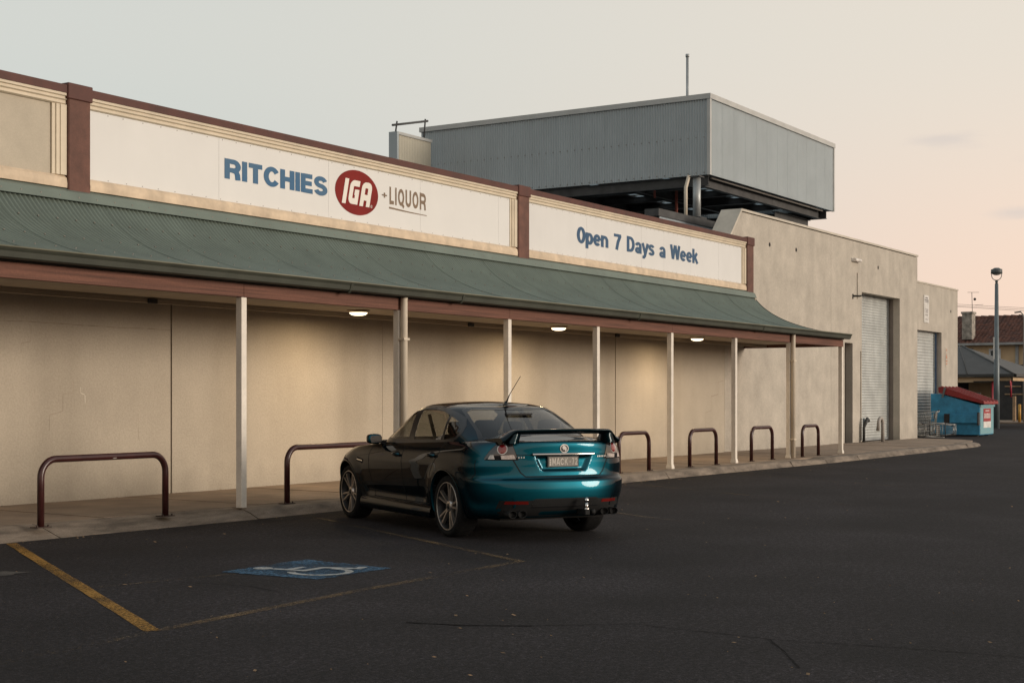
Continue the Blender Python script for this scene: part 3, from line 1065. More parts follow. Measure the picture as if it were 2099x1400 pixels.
part(MB().prism([(12.99, 2.96), (13.0, 3.07), (13.67, 3.17), (14.34, 3.37), (14.8, 3.60), (15.2, 3.95), (15.25, 4.1), (15.5, 4.1), (15.5, 2.96)], 35.69, 35.72, 'yz'), 'end_infill', 'soffit', ver)
for i, x in enumerate(PX):
    h = .048
    z0 = .135
    p = part(MB().box(x - h, x + h, 12.95 - h, 12.95 + h, z0, 2.783), 'post', 'post', ver, bevel=.004)
    w = h + .014
    b = MB().add([(x - w, 12.95 - w, z0), (x + w, 12.95 - w, z0), (x + w, 12.95 + w, z0), (x - w, 12.95 + w, z0),
                  (x - w, 12.95 - w, z0 + .03), (x + w, 12.95 - w, z0 + .03), (x + w, 12.95 + w, z0 + .03), (x - w, 12.95 + w, z0 + .03),
                  (x - h - .003, 12.95 - h - .003, z0 + .085), (x + h + .003, 12.95 - h - .003, z0 + .085), (x + h + .003, 12.95 + h + .003, z0 + .085), (x - h - .003, 12.95 + h + .003, z0 + .085)],
                 [(0, 1, 5, 4), (1, 2, 6, 5), (2, 3, 7, 6), (3, 0, 4, 7), (4, 5, 9, 8), (5, 6, 10, 9), (6, 7, 11, 10), (7, 4, 8, 11)])
    if i >= 3:
        b.build('post_shoe', 'post', p)
# downpipes beside two posts
for x in (17.32, 32.28):
    d = part(MB().tube([(x + .015, 12.85, .14), (x + .015, 12.85, 2.93), (x + .015, 12.84, 2.99)], .052, 14), 'downpipe', 'downpipe', ver)
    for z in (.55, 2.35):
        MB().box(x - .06, x + .075, 12.792, 12.905, z, z + .03).build('pipe_clip', 'downpipe', d)

# lamps under the verandah
lamp_labels = ('lit round ceiling lamp under the verandah nearest the car roof',
               'middle of the three lit round ceiling lamps under the verandah',
               'lit round ceiling lamp under the verandah nearest the roller doors')
for x, lb in zip((18.15, 24.23, 30.31), lamp_labels):
    L = thing('ceiling_lamp', lb, 'lamp', (x, 14.33, 2.872), 0, 'lamps under the verandah')
    MB().lathe([(.0, 0), (.175, 0), (.180, -.010), (.160, -.016), (.150, -.034), (.138, -.040), (.13, -.03)], 28).build('rim', 'brass', L)
    MB().lathe([(.140, -.036), (.136, -.052), (.112, -.072), (.07, -.084), (.0, -.088)], 28).build('diffuser', 'lens_on', L)
    ld = bpy.data.lights.new('lamp_light', 'AREA')
    ld.shape = 'DISK'
    ld.size = .26
    ld.energy = 29
    ld.color = (1.0, 0.74, 0.43)
    lo = bpy.data.objects.new('lamp_light', ld)
    COL.objects.link(lo)
    lo.parent = L
    lo.location = (0, 0, -.094)

# ------------------------------------------------------------------ hoop barriers
HL = ('wide dark red hoop barrier farthest from the car, at the left edge of the photo',
      'wide dark red hoop barrier in front of the car bonnet',
      'dark red hoop barrier right behind the tail of the car',
      'second dark red hoop barrier to the right of the car',
      'third dark red hoop barrier to the right of the car',
      'dark red hoop barrier nearest the end post of the verandah')
for (a, b, zz, yy), lb in zip(((10.86, 12.70, .115, 12.93), (14.90, 16.74, .13, 12.95), (24.02, 25.22, .128, 12.93), (27.0, 28.26, .128, 12.93), (30.08, 31.25, .128, 12.93), (33.06, 34.10, .12, 12.93)), HL):
    h = thing('hoop_barrier', lb, 'barrier', ((a + b) / 2, yy, zz), 0, 'hoop barriers along the kerb')
    w = (b - a) / 2
    H = .735
    rr = .20
    pts = [(-w, 0, 0), (-w, 0, H - rr)] + [(-w + rr - rr * math.cos(R(t)), 0, H - rr + rr * math.sin(R(t))) for t in range(10, 91, 10)]
    pts += [(w - rr + rr * math.sin(R(t)), 0, H - rr + rr * math.cos(R(t))) for t in range(0, 91, 10)] + [(w, 0, 0)]
    MB().tube(pts, .038, 16).build('rail', 'hoop', h)
    for s in (-1, 1):
        MB().box(s * w - .095, s * w + .095, -.065, .065, 0, .010).build('base_plate', 'rusty', h, bevel=.002)
        for q in (-1, 1):
            MB().lathe([(.0, .03), (.012, .03), (.012, .01)], 6, c=(s * w + q * .075, -.03, 0)).build('bolt', 'rusty', h)
    if a in (14.90, 30.08, 10.86):
        mb = MB()
        for i in range(5):
            c = random.uniform(-.35, .15) * w
            l = random.uniform(.01, .05)
            an = R(random.uniform(200, 300))
            ring_ = []
            for e in (c - l, c + l):
                for d_ in (-.16, 0, .16):
                    ring_.append((e + random.uniform(-.01, .01), .0392 * math.cos(an + d_), H + .0392 * math.sin(an + d_) * 1))
            mb.add(ring_, [(0, 1, 4, 3), (1, 2, 5, 4)])
        mb.build('chipped_paint', 'hoop_chip', h, recalc=False)

# ------------------------------------------------------------------ tall loading building
tall = thing('loading_building', 'tall cream concrete building with a high roller door at the end of the shop', 'building', (42, YW, 0))
YT = YW
part(MB().prism([(34.503, .10), (34.503, 5.2), (34.85, 5.58), (35.55, 6.30), (42.04, 6.30), (42.04, .10)], YT, YT + .22), 'wall_panel', 'tall_wall', tall)
wp = MB().box(42.048, 43.20, YT, YT + .22, .10, 6.30).box(43.20, 43.90, YT, YT + .22, 3.18, 6.30).box(43.90, 44.73, YT, YT + .22, .10, 6.30)
part(wp, 'wall_panel', 'tall_wall', tall)
part(MB().box(44.734, 48.456, YT, YT + .22, 4.79, 6.30), 'wall_panel', 'tall_wall', tall)
part(MB().box(48.46, 50.36, YT, YT + .22, .10, 6.30), 'wall_panel', 'tall_wall', tall)
part(MB().box(48.46, 50.357, YT + .221, YT + .45, .10, 4.79), 'door_jamb', 'jamb', tall)
part(MB().box(43.90, 44.727, YT + .221, YT + .45, .10, 4.79), 'door_jamb', 'jamb', tall)
part(MB().box(44.74, 48.45, YT + .221, YT + .45, 4.80, 5.0), 'door_head', 'jamb', tall)
part(MB().box(43.1, 43.895, YT + .30, YT + .34, .10, 3.3), 'side_door', 'black_door', tall)
part(MB().box(50.14, 50.355, YT + .451, 28, .10, 6.30), 'end_wall', 'tall_wall', tall)
part(MB().box(34.6, 50.1, YT + 1.2, 28, 5.7, 5.85), 'roof_deck', 'roof_metal', tall)
part(MB().box(34.51, 50.1, YT + 1.1, YT + 1.19, .1, 5.69), 'inner_wall', 'joint', tall)
# coping with its sloped return at the left
cp = [(34.83, 5.60), (35.53, 6.325), (50.40, 6.325), (50.40, 6.385), (35.50, 6.385), (34.78, 5.64)]
part(MB().prism(cp, YT - .025, YT + .55), 'coping', 'coping', tall)


def shutter(root, x0, x1, y, z0, z1, pitch=.085):
    n = int((z1 - z0) / pitch)
    per = 8
    zs = [z0 + (z1 - z0) * i / (n * per) for i in range(n * per + 1)]
    amp = [.014 * (1 - abs(math.sin(PI * i / per)) ** .8) for i in range(n * per + 1)]
    v = [(x0, y + a, z) for a, z in zip(amp, zs)] + [(x1, y + a, z) for a, z in zip(amp, zs)]
    m = len(zs)
    d = part(MB().add(v, [(i, m + i, m + i + 1, i + 1) for i in range(m - 1)], True), 'roller_door', 'shutter', root, recalc=False)
    MB().box(x0, x1, y - .02, y + .03, z0 - .06, z0 - .001).build('bottom_rail', 'galv', d)
    for xx in (x0 - .03, x1 - .03):
        MB().box(xx, xx + .06, y - .035, y - .001, z0 - .06, z1).build('guide_rail', 'galv', d)
    return d


shutter(tall, 44.80, 48.40, YT + .40, .21, 4.85)
for x, z in ((39.3, 5.64), (46.27, 5.66), (37.4, 5.62)):
    part(MB().lathe([(.0, -.002), (.055, -.002), (.06, .004), (.05, .0)], 14, 'y', (x, YT - .004, z)), 'vent_hole', 'joint', tall, recalc=False)
part(MB().box(44.28, 44.32, YT - .03, YT - .001, 4.55, 5.35), 'conduit_or_lit_edge', 'tall_wall', tall)
part(MB().box(44.60, 44.64, YT - .03, YT - .001, .2, 2.95), 'conduit_or_lit_edge', 'tall_wall', tall)
wl_ = thing('wall_light', 'small white bulkhead lamp fixed high on the tall cream wall', 'lamp', (44.1, YT, 5.72))
MB().box(-.32, .32, -.03, -.001, -.05, .05).build('back_plate', 'sign_small', wl_)
MB().tube([(-.28, -.08, 0), (.28, -.08, 0)], .055, 12).build('tube_cover', 'lamp_lens', wl_)
br = thing('wall_bracket', 'short black bracket sticking out of the tall wall near the roller door', 'bracket', (43.9, YT, 4.62))
MB().box(-.03, .03, -.02, -.001, -.09, .06).build('plate', 'dark_fit', br)
MB().tube([(0, -.02, 0), (.05, -.22, -.01), (.05, -.34, .03)], [.032, .028, .012], 8).build('arm', 'dark_fit', br)

# lower annexe set back behind it
low_b = thing('annexe_building', 'lower cream annexe with a roller door behind the blue bin', 'building', (57, 18, 0))
YL = 18.0
part(MB().box(50.37, 57.35, YL, YL + .22, 0, 6.08), 'wall_panel', 'tall_wall', low_b)
part(MB().box(57.353, 61.567, YL, YL + .22, 4.21, 6.08), 'wall_panel', 'tall_wall', low_b)
part(MB().box(61.57, 63.92, YL, YL + .22, 0, 6.08), 'wall_panel', 'tall_wall', low_b)
part(MB().box(61.57, 61.9, YL + .221, YL + .6, 0, 4.21), 'door_jamb', 'jamb', low_b)
part(MB().box(57.0, 57.35, YL + .221, YL + .6, 0, 4.21), 'door_jamb', 'jamb', low_b)
part(MB().box(57.36, 61.56, YL + .221, YL + .6, 4.22, 4.4), 'door_head', 'jamb', low_b)
part(MB().box(63.70, 63.918, YL + .221, 30, 0, 6.08), 'end_wall', 'tall_wall', low_b)
part(MB().box(50.37, 63.95, YL - .03, YL + .30, 6.081, 6.14), 'coping', 'coping', low_b)
part(MB().box(50.4, 63.6, YL + .31, 30, 5.8, 5.95), 'roof_deck', 'roof_metal', low_b)
shutter(low_b, 57.40, 61.40, YL + .28, .07, 4.3, .12)
M['blue_guide'] = mat('blue_door_guide', (0.02, 0.05, 0.10), 0.6)
part(MB().box(61.42, 61.56, YL + .20, YL + .27, 0, 4.2), 'door_guide', 'blue_guide', low_b)
part(MB().lathe([(.0, -.002), (.06, -.002), (.065, .004)], 12, 'y', (62.9, YL - .004, 5.15)), 'vent_hole', 'joint', low_b, recalc=False)
sg = thing('wall_sign', 'tall narrow white sign with small print above the annexe roller door', 'sign', (59.45, YL, 4.95))
MB().box(-.33, .33, -.02, -.001, -.42, .68).build('board', 'sign_small', sg)
mb = MB()
for i, z in enumerate((.55, .46, .40, .10, .04, -.02, -.12, -.30)):
    w = random.uniform(.14, .26)
    mb.box(-w, w, -.0235, -.0205, z, z + (.05 if i < 2 else .028))
mb.build('print', 'print', sg)
sg2 = thing('wall_sign', 'small sun bleached hazard notice on the annexe wall beside its door', 'sign', (62.25, YL, 3.2))
MB().box(-.18, .18, -.012, -.001, -.40, .40).build('board', 'tall_wall', sg2)
mb = MB()
mb.add([(-.12, -.014, -.05), (.12, -.014, -.05), (0, -.014, .18)], [(0, 1, 2)])
mb.box(-.13, .13, -.0145, -.0125, -.18, -.12).box(-.11, .11, -.0145, -.0125, -.30, -.24).box(-.05, .05, -.0145, -.0125, .25, .36)
mb.build('print', 'orange_print', sg2)

M['clad_warm'] = mat('cladding_cream', (0.50, 0.47, 0.38), 0.5, 0.03, 1.0)
# ------------------------------------------------------------------ rooftop plant enclosure
tw = thing('plant_enclosure', 'grey corrugated plant enclosure raised on columns above the roof', 'enclosure', (41.6, 21.9, 5.85))
X0, X1, Y0, Y1, Z0, Z1 = 36.93, 46.42, 17.1, 26.7, 7.57, 9.76


def clad_run(root, a, b, ux, uy, z0, z1, m, nx, ny):
    """vertical corrugated sheets from a along direction u for length b"""
    n = int(round(b / .78))
    w = b / n
    per, waves = 6, 10
    vs_ = []
    k = waves * per
    for z in (z0, z1):
        for i in range(k + 2):
            s = w * i / k
            d = .018 * math.cos(2 * PI * i / per) + .0015 * (1 - i / k)
            vs_.append((ux * s + nx * d, uy * s + ny * d, z))
    fs = [(i, i + 1, k + 2 + i + 1, k + 2 + i) for i in range(k + 1)]
    me = None
    for j in range(n):
        if me is None:
            o = MB().add(vs_, fs, True).build('cladding_sheet', m, root, recalc=False)
            me = o.data
        else:
            o = link('cladding_sheet', me, root)
        o.location = Vector((a[0] + ux * w * j, a[1] + uy * w * j, 0)) - Vector(root.location)


clad_run(tw, (X0, Y0), Y1 - Y0, 0, 1, Z0, Z1 - .12, 'clad', -1, 0)
clad_run(tw, (X0, Y0), X1 - X0, 1, 0, Z0, Z1 - .12, 'clad', 0, -1)
clad_run(tw, (X1, Y0), Y1 - Y0, 0, 1, Z0, Z1 - .12, 'clad', 1, 0)
clad_run(tw, (X0, Y1), X1 - X0, 1, 0, Z0, Z1 - .12, 'clad', 0, 1)
part(MB().box(X0 - .06, X0 + .10, Y0 - .06, Y1 + .06, Z1 - .14, Z1), 'capping', 'clad_cap', tw)
part(MB().box(X0 + .101, X1 - .101, Y0 - .06, Y0 + .10, Z1 - .14, Z1), 'capping', 'clad_cap', tw)
part(MB().box(X1 - .10, X1 + .06, Y0 - .06, Y1 + .06, Z1 - .14, Z1), 'capping', 'clad_cap', tw)
part(MB().box(X0 + .101, X1 - .101, Y1 - .10, Y1 + .06, Z1 - .14, Z1), 'capping', 'clad_cap', tw)
part(MB().box(X0 - .045, X0 + .05, Y0 - .045, Y0 + .05, Z0 - .01, Z1 - .141), 'corner_flashing', 'clad_cap', tw)
part(MB().box(X1 - .05, X1 + .045, Y0 - .045, Y0 + .05, Z0 - .01, Z1 - .141), 'corner_flashing', 'clad_cap', tw)
mb = MB()
for i in range(40):
    y = Y0 + .15 + (Y1 - Y0 - .3) * i / 39
    for z in (Z0 + .06, Z0 + 1.02):
        mb.box(X0 - .022, X0 - .010, y - .014, y + .014, z - .012, z + .012)
o = part(mb, 'cladding_screws', 'screw', tw)
o['kind'] = 'stuff'
for (ya, yb) in ((Y0 + .12, 18.80), (19.12, 21.12), (21.50, Y1 - .12)):
    part(MB().box(X0 + .12, X1 - .12, ya, yb, 7.72, 7.80), 'deck', 'plant', tw)


def ibeam(p, q, h, w, nm='beam', m='steel'):
    p, q = Vector(p), Vector(q)
    d = (q - p)
    L_ = d.length
    d.normalize()
    s = d.cross(Vector((0, 0, 1))).normalized()
    u = Vector((0, 0, 1))
    c = (p + q) / 2
    mb = MB()
    mb.obox(c, d, s, u, L_ / 2, .008, h / 2 - .012)
    mb.obox(c + u * (h / 2 - .006), d, s, u, L_ / 2, w / 2, .006)
    mb.obox(c - u * (h / 2 - .006), d, s, u, L_ / 2, w / 2, .006)
    return part(mb, nm, m, tw)


ibeam((X0 + .18, Y0 + .1, Z0 - .14), (X0 + .18, Y1 - .1, Z0 - .14), .26, .16)
ibeam((X0 + .3, Y0 + .35, Z0 - .14), (X1 - .3, Y0 + .35, Z0 - .14), .26, .16)
ibeam((X1 - .35, Y0 + .1, Z0 - .14), (X1 - .35, Y1 - .1, Z0 - .14), .26, .16)
for y in (20.1, 22.6, 24.8):
    ibeam((X0 + .3, y, 7.60), (X1 - .45, y, 7.60), .22, .14)
for x in (39.0, 40.9, 42.8, 44.7):
    ibeam((x, Y0 + .45, 7.62), (x, Y1 - .2, 7.62), .18, .12)
ibeam((43.2, Y0 + .7, 7.1), (46.0, Y0 + .7, 7.1), .34, .2)
part(MB().tube([(X0 + .5, Y0 + .18, Z0 - .02), (X1 - .5, Y0 + .18, Z0 - .02)], .03, 8), 'conduit_or_lit_edge', 'grey_pipe', tw)
part(MB().tube([(36.25, 17.15, 6.30), (36.25, 17.15, 7.42)], .105, 16), 'column', 'galv', tw)
part(MB().box(36.10, 36.40, 17.0, 17.3, 7.40, 7.43), 'column_head', 'steel', tw)
part(MB().box(36.05, 36.45, 16.95, 17.35, 6.29, 6.33), 'column_foot', 'steel', tw)
for (x, y) in ((43.75, 17.75), (37.2, 25.8), (45.8, 25.8)):
    part(MB().tube([(x, y, 5.8), (x, y, 7.0)], .10, 14), 'column', 'galv', tw)
part(MB().tube([(36.75, 17.62, 7.56), (36.75, 17.66, 7.42), (36.55, 17.62, 7.2), (36.55, 17.62, 6.30)], .05, 10), 'drain_pipe', 'downpipe', tw)
part(MB().tube([(39.2, 19.2, 5.8), (39.2, 19.2, 8.2)], .045, 8), 'riser_pipe', 'rust_pipe', tw)
part(MB().tube([(38.6, 19.6, 7.3), (38.6, 19.6, 8.2)], .035, 8), 'riser_pipe', 'rust_pipe', tw)
# wall behind, with strips of translucent sheet letting the sky through
M['translucent'] = bpy.data.materials.new('translucent_sheet')
M['translucent'].use_nodes = True
_nt = M['translucent'].node_tree
_t = _nt.nodes.new('ShaderNodeBsdfTranslucent')
_t.inputs[0].default_value = (0.55, 0.6, 0.62, 1)
_nt.links.new(_t.outputs[0], [n for n in _nt.nodes if n.type == 'OUTPUT_MATERIAL'][0].inputs[0])
for ya, yb in ((18.801, 19.119), (21.121, 21.499)):
    for i in range(5):
        a = X0 + .35 + i * 1.85
        part(MB().box(a, a + 1.55, ya, yb, 7.755, 7.76), 'skylight_strip', 'translucent', tw)
part(MB().box(X0 + .3, X1 - .3, 26.45, 26.52, 5.86, 7.71), 'back_screen', 'plant', tw)
part(MB().box(38.0, 45.5, 22.8, 25.5, 5.86, 7.0), 'cooling_unit', 'plant', tw)
part(MB().box(40.0, 44.0, 19.6, 21.4, 5.86, 6.6), 'cooling_unit', 'plant', tw)
# plinth wall the near column stands on
pl = thing('roof_plinth', 'low plinth wall with zinc sheeting under the enclosure column', 'wall', (35.6, 17.1, 5.85))
part(MB().box(33.6, 37.6, 16.95, 17.35, 6.10, 6.285), 'beam', 'steel', pl)
clad_run(pl, (33.7, 17.0), 3.9, 1, 0, 5.5, 6.098, 'roof_metal', 0, -1)
mast = MB().tube([(41.6, 20.0, 7.8), (41.6, 20.0, 12.05)], .042, 10)
mast = mast.tube([(41.6, 20.0, 12.0), (41.6, 20.0, 12.09)], .058, 10)
mast = mast.build('antenna_mast', 'galv')
tag(mast, 'thin bare steel mast rising above the plant enclosure', 'mast')
sc = thing('roof_screen', 'cream corrugated roof screen just left of the plant enclosure', 'screen', (35.2, 25.9, 5))
clad_run(sc, (34.66, 25.9), 1.6, 1, 0, 5.0, 9.14, 'clad_warm', 0, -1)
part(MB().box(34.55, 34.63, 25.86, 26.16, 5.0, 9.22), 'end_wall', 'clad', sc)
part(MB().box(34.631, 36.3, 25.86, 26.0, 9.14, 9.22), 'capping', 'clad_cap', sc)
part(MB().tube([(34.38, 25.9, 9.37), (36.12, 25.9, 9.76)], .033, 8), 'rail', 'steel', sc)
part(MB().tube([(34.6, 25.95, 9.22), (34.6, 25.9, 9.52)], .024, 8), 'rail_post', 'steel', sc)
part(MB().tube([(36.0, 25.95, 9.22), (36.0, 25.9, 9.80)], .024, 8), 'rail_post', 'steel', sc)

# ------------------------------------------------------------------ the parked car
def paint(name, base, flake):
    m = bpy.data.materials.new(name)
    m.use_nodes = True
    nd, lk = m.node_tree.nodes, m.node_tree.links
    b = nd['Principled BSDF']
    lw = nd.new('ShaderNodeLayerWeight')
    lw.inputs[0].default_value = 0.35
    mx = nd.new('ShaderNodeMix')
    mx.data_type = 'RGBA'
    mr = nd.new('ShaderNodeMapRange')
    mr.inputs[1].default_value = 0.06
    mr.inputs[2].default_value = 0.40
    lk.new(lw.outputs['Facing'], mr.inputs[0])
    lk.new(mr.outputs[0], mx.inputs[0])
    mx.inputs[6].default_value = (*flake, 1)
    mx.inputs[7].default_value = (*base, 1)
    lk.new(mx.outputs[2], b.inputs['Base Color'])
    b.inputs['Metallic'].default_value = 0.8
    b.inputs['Specular Tint'].default_value = (0.05, 0.22, 0.26, 1)
    b.inputs['Specular IOR Level'].default_value = 0.0
    b.inputs['Roughness'].default_value = 0.36
    b.inputs['Coat Weight'].default_value = 0.9
    b.inputs['Coat Roughness'].default_value = 0.012
    b.inputs['Coat IOR'].default_value = 1.32
    return m


M['teal'] = paint('teal_paint', (0.003, 0.013, 0.020), (0.004, 0.082, 0.115))
M['wing_shaded'] = paint('teal_paint_shaded', (0.002, 0.006, 0.008), (0.002, 0.014, 0.018))  # same teal as the body, the dark ground's reflection put into its colour
M['trim'] = mat('black_trim', (0.008, 0.008, 0.009), 0.35)
M['shut'] = mat('shut_line', (0.002, 0.002, 0.002), 0.9)
M['plastic'] = mat('black_plastic', (0.009, 0.009, 0.009), 0.7, spec=0.25)
M['chrome'] = mat('chrome', (0.62, 0.60, 0.57), 0.10, 0.02, metal=1.0)
M['badge'] = mat('badge_silver', (0.55, 0.53, 0.50), 0.3, 0.02, metal=0.35)
M['side_glass'] = glass('side_glass', (0.29, 0.29, 0.26))
M['rear_glass'] = glass('rear_glass', (0.28, 0.30, 0.31))
M['screen_glass'] = glass('screen_glass', (0.92, 0.93, 0.92))
M['lens_red'] = mat('lens_red', (0.20, 0.006, 0.008), 0.08, coat=1.0)
M['lens_smoke'] = mat('lens_smoke', (0.018, 0.017, 0.018), 0.08, coat=1.0)
M['lens_clear'] = mat('lens_clear', (0.40, 0.39, 0.38), 0.08, 0.25, 22, metal=0.6, coat=1.0)
M['reflector'] = mat('reflector_red', (0.12, 0.008, 0.006), 0.2)
M['tyre'] = mat('tyre', (0.010, 0.010, 0.010), 0.85, 0.2, 30, 0.4, 120, spec=0.2)
M['rim'] = mat('rim_face', (0.50, 0.46, 0.42), 0.28, 0.05, metal=0.9)
M['rim_dark'] = mat('rim_pocket', (0.025, 0.025, 0.026), 0.4, metal=0.4)
M['disc'] = mat('brake_disc', (0.22, 0.21, 0.20), 0.4, metal=0.8)
M['interior'] = mat('interior', (0.014, 0.013, 0.013), 0.8)
M['plate_bg'] = mat('plate_grey', (0.19, 0.175, 0.15), 0.5, 0.06, 20)
M['plate_txt'] = mat('plate_text', (0.52, 0.48, 0.42), 0.5)
M['belt'] = mat('belt_web', (0.30, 0.26, 0.21), 0.7)

CAR_YAW = R(60.0)
fwd = Vector((math.cos(CAR_YAW), math.sin(CAR_YAW), 0))
CAR_LOC = Vector((14.11, 8.84, 0))
car = thing('parked_car', 'teal sedan with rear wing parked nose to the kerb', 'car', CAR_LOC, CAR_YAW)
WB = 2.915
WR = .338
# --- lower body as stacked plan outlines, from the sills up to the shoulder line
ZT = [(-1.1, 1.035), (-.6, 1.045), (0, 1.035), (.6, 1.015), (1.4, .985), (2.0, .962), (2.4, .94), (2.9, .895), (3.4, .81), (3.9, .70)]
ZB = [(-1.1, .27), (-.6, .24), (.4, .20), (2.4, .20), (3.2, .19), (3.9, .20)]
XR = [(.0, -.955), (.06, -1.0), (.18, -1.045), (.34, -1.062), (.45, -1.058), (.50, -1.046), (.53, -1.008), (.57, -.992), (.75, -.985), (.86, -.985), (.97, -.985), (1.0, -.970)]
XF = [(.0, 3.72), (.25, 3.81), (.5, 3.835), (.75, 3.81), (.92, 3.74), (1.0, 3.66)]
WD = [(.0, .845), (.05, .875), (.12, .895), (.25, .905), (.40, .922), (.55, .938), (.68, .945), (.80, .938), (.88, .922), (.95, .892), (1.0, .855)]
NR, NF = 2.6, 2.3
AR, AF = .62, 1.05


def outline(th, seg, v):
    """seg 'r','s','f' with parameter th 0..1; returns x,y"""
    xr, xf, w = spline(XR, v), spline(XF, v), spline(WD, v)
    if seg == 'r':
        a = th * PI / 2
        return xr + AR * (1 - math.cos(a) ** (2 / NR)), w * math.sin(a) ** (2 / NR)
    if seg == 's':
        return xr + AR + (xf - AF - xr - AR) * th, w
    a = (1 - th) * PI / 2
    return xf - AF * (1 - math.cos(a) ** (2 / NF)), w * math.sin(a) ** (2 / NF)


def resample(fn, n_dense, step):
    pts = [(i / n_dense, fn(i / n_dense)) for i in range(n_dense + 1)]
    out, acc = [0.0], 0.0
    for (t0, a), (t1, b) in zip(pts, pts[1:]):
        acc += math.hypot(b[0] - a[0], b[1] - a[1])
        if acc >= step:
            out.append(t1)
            acc = 0
    if 1 - out[-1] < 1e-6:
        out = out[:-1]
    return out


params = [('r', t) for t in resample(lambda t: outline(t, 'r', .5), 600, .016)]
params += [('s', t) for t in resample(lambda t: outline(t, 's', .5), 900, .016)]
params += [('f', t) for t in resample(lambda t: outline(t, 'f', .5), 600, .022)] + [('f', 1.0)]
NPm = len(params)
LV = 64


def arch(x, z):
    return min(math.hypot(x, z - WR), math.hypot(x - WB, z - WR))


PLATE = [(-.345, .91), (.345, .91), (.262, .742), (-.262, .742)]


def inside_depth(poly, p):
    """signed distance inside a convex polygon"""
    d = 9
    n = len(poly)
    ar = sum(poly[i][0] * poly[(i + 1) % n][1] - poly[(i + 1) % n][0] * poly[i][1] for i in range(n))
    for i in range(n):
        a, b = poly[i], poly[(i + 1) % n]
        l = math.hypot(b[0] - a[0], b[1] - a[1])
        c = ((b[0] - a[0]) * (p[1] - a[1]) - (b[1] - a[1]) * (p[0] - a[0])) / l
        d = min(d, c if ar > 0 else -c)
    return d


def body_pt(i, v, recess=True):
    seg, th = params[i]
    x, y = outline(th, seg, v)
    zt = spline(ZT, x) + .022 * (1 - (y / .9) ** 2) * smooth(.6, 1, v)
    zb = spline(ZB, x)
    z = zb + (zt - zb) * v
    # a hollow above the sill and swollen guards over the wheels
    r = arch(x, z)
    if y > .6:
        y -= .016 * math.exp(-((z - .40) / .06) ** 2) * smooth(.52, .66, r)
        y += .020 * smooth(.60, .40, r) * smooth(.25, .5, z) * smooth(.9, .7, z)
        y += .006 * math.exp(-((z - .80) / .05) ** 2)
    if recess and x < -.8:
        d = inside_depth(PLATE, (y, z))
        if d > -.004:
            x += .035 * smooth(-.004, .028, d)
    return x, y, z


def deck_rows(edge, cols):
    rows = []
    for (x, y, z) in edge:
        rows.append([(x, y * math.cos(PI * k / cols), z) for k in range(cols + 1)])
    return rows


def build_body(recess):
    grid = [[body_pt(i, v / LV, recess) for i in range(NPm)] for v in range(LV + 1)]
    return grid


def grid_mesh(grid, keep=None):
    verts, faces, idx = [], [], {}
    rows, cols = len(grid), len(grid[0])
    for s in (1, -1):
        for r in range(rows):
            for c in range(cols):
                p = grid[r][c]
                idx[s, r, c] = len(verts)
                verts.append((p[0], s * p[1], p[2]))
        for r in range(rows - 1):
            for c in range(cols - 1):
                q = (idx[s, r, c], idx[s, r, c + 1], idx[s, r + 1, c + 1], idx[s, r + 1, c])
                if keep is None or keep([verts[k] for k in q]):
                    faces.append(q if s < 0 else q[::-1])
    return verts, faces


def weld(name, verts, faces, m, parent, extra=None):
    me = bpy.data.meshes.new(name)
    me.from_pydata(verts, [], faces)
    bm = bmesh.new()
    bm.from_mesh(me)
    bmesh.ops.remove_doubles(bm, verts=bm.verts, dist=.0008)
    bmesh.ops.delete(bm, geom=[v for v in bm.verts if not v.link_faces], context='VERTS')
    bmesh.ops.recalc_face_normals(bm, faces=bm.faces)
    for f in bm.faces:
        f.smooth = True
    bm.to_mesh(me)
    bm.free()
    me.materials.append(M[m])
    return link(name, me, parent)


full = build_body(True)
RA = .385
# snap to the wheel arch circles, then drop the faces inside them
snap = []
for row in full:
    nr = []
    for (x, y, z) in row:
        if y > .5:
            for cx in (0, WB):
                d = math.hypot(x - cx, z - WR)
                if abs(d - RA) < .011 and d > 0:
                    k = RA / d
                    x, z = cx + (x - cx) * k, WR + (z - WR) * k
        nr.append((x, y, z))
    snap.append(nr)


def keep_body(q):
    cx_ = sum(p[0] for p in q) / 4
    cy_ = abs(sum(p[1] for p in q) / 4)
    cz_ = sum(p[2] for p in q) / 4
    return not (cy_ > .5 and arch(cx_, cz_) < RA)


bv, bf = grid_mesh(snap, keep_body)
edge = full[-1]
cols = 28
dv, df = [], []
for (x, y, z) in edge:
    for k in range(cols + 1):
        yy = y * (1 - 2 * k / cols)
        dv.append((x, yy, z + (.022 * (1 - (yy / .9) ** 2) - .022 * (1 - (y / .9) ** 2)) + .03 * smooth(1.6, 2.8, x) * (1 - (yy / max(y, .01)) ** 2) * min(1, y / .6) + .055 * smooth(-.98, -.55, x) * smooth(.3, -.2, x) * (1 - (yy / max(y, .01)) ** 2) * min(1, y / .6)))
for i in range(NPm - 1):
    if edge[i][0] > -.28 and edge[i + 1][0] < 2.15:
        continue                                     # the cabin opening
    for k in range(cols):
        df.append((i * (cols + 1) + k, i * (cols + 1) + k + 1, (i + 1) * (cols + 1) + k + 1, (i + 1) * (cols + 1) + k))
o = len(bv)
body = weld('body', bv + dv, bf + [tuple(i + o for i in f) for f in df], 'teal', car)
# surfaces to project details on: the body without holes
pv, pf = grid_mesh(full)
BV_BODY = BVHTree.FromPolygons([Vector(p) for p in pv + dv], pf + [tuple(i + len(pv) for i in f) for f in df])

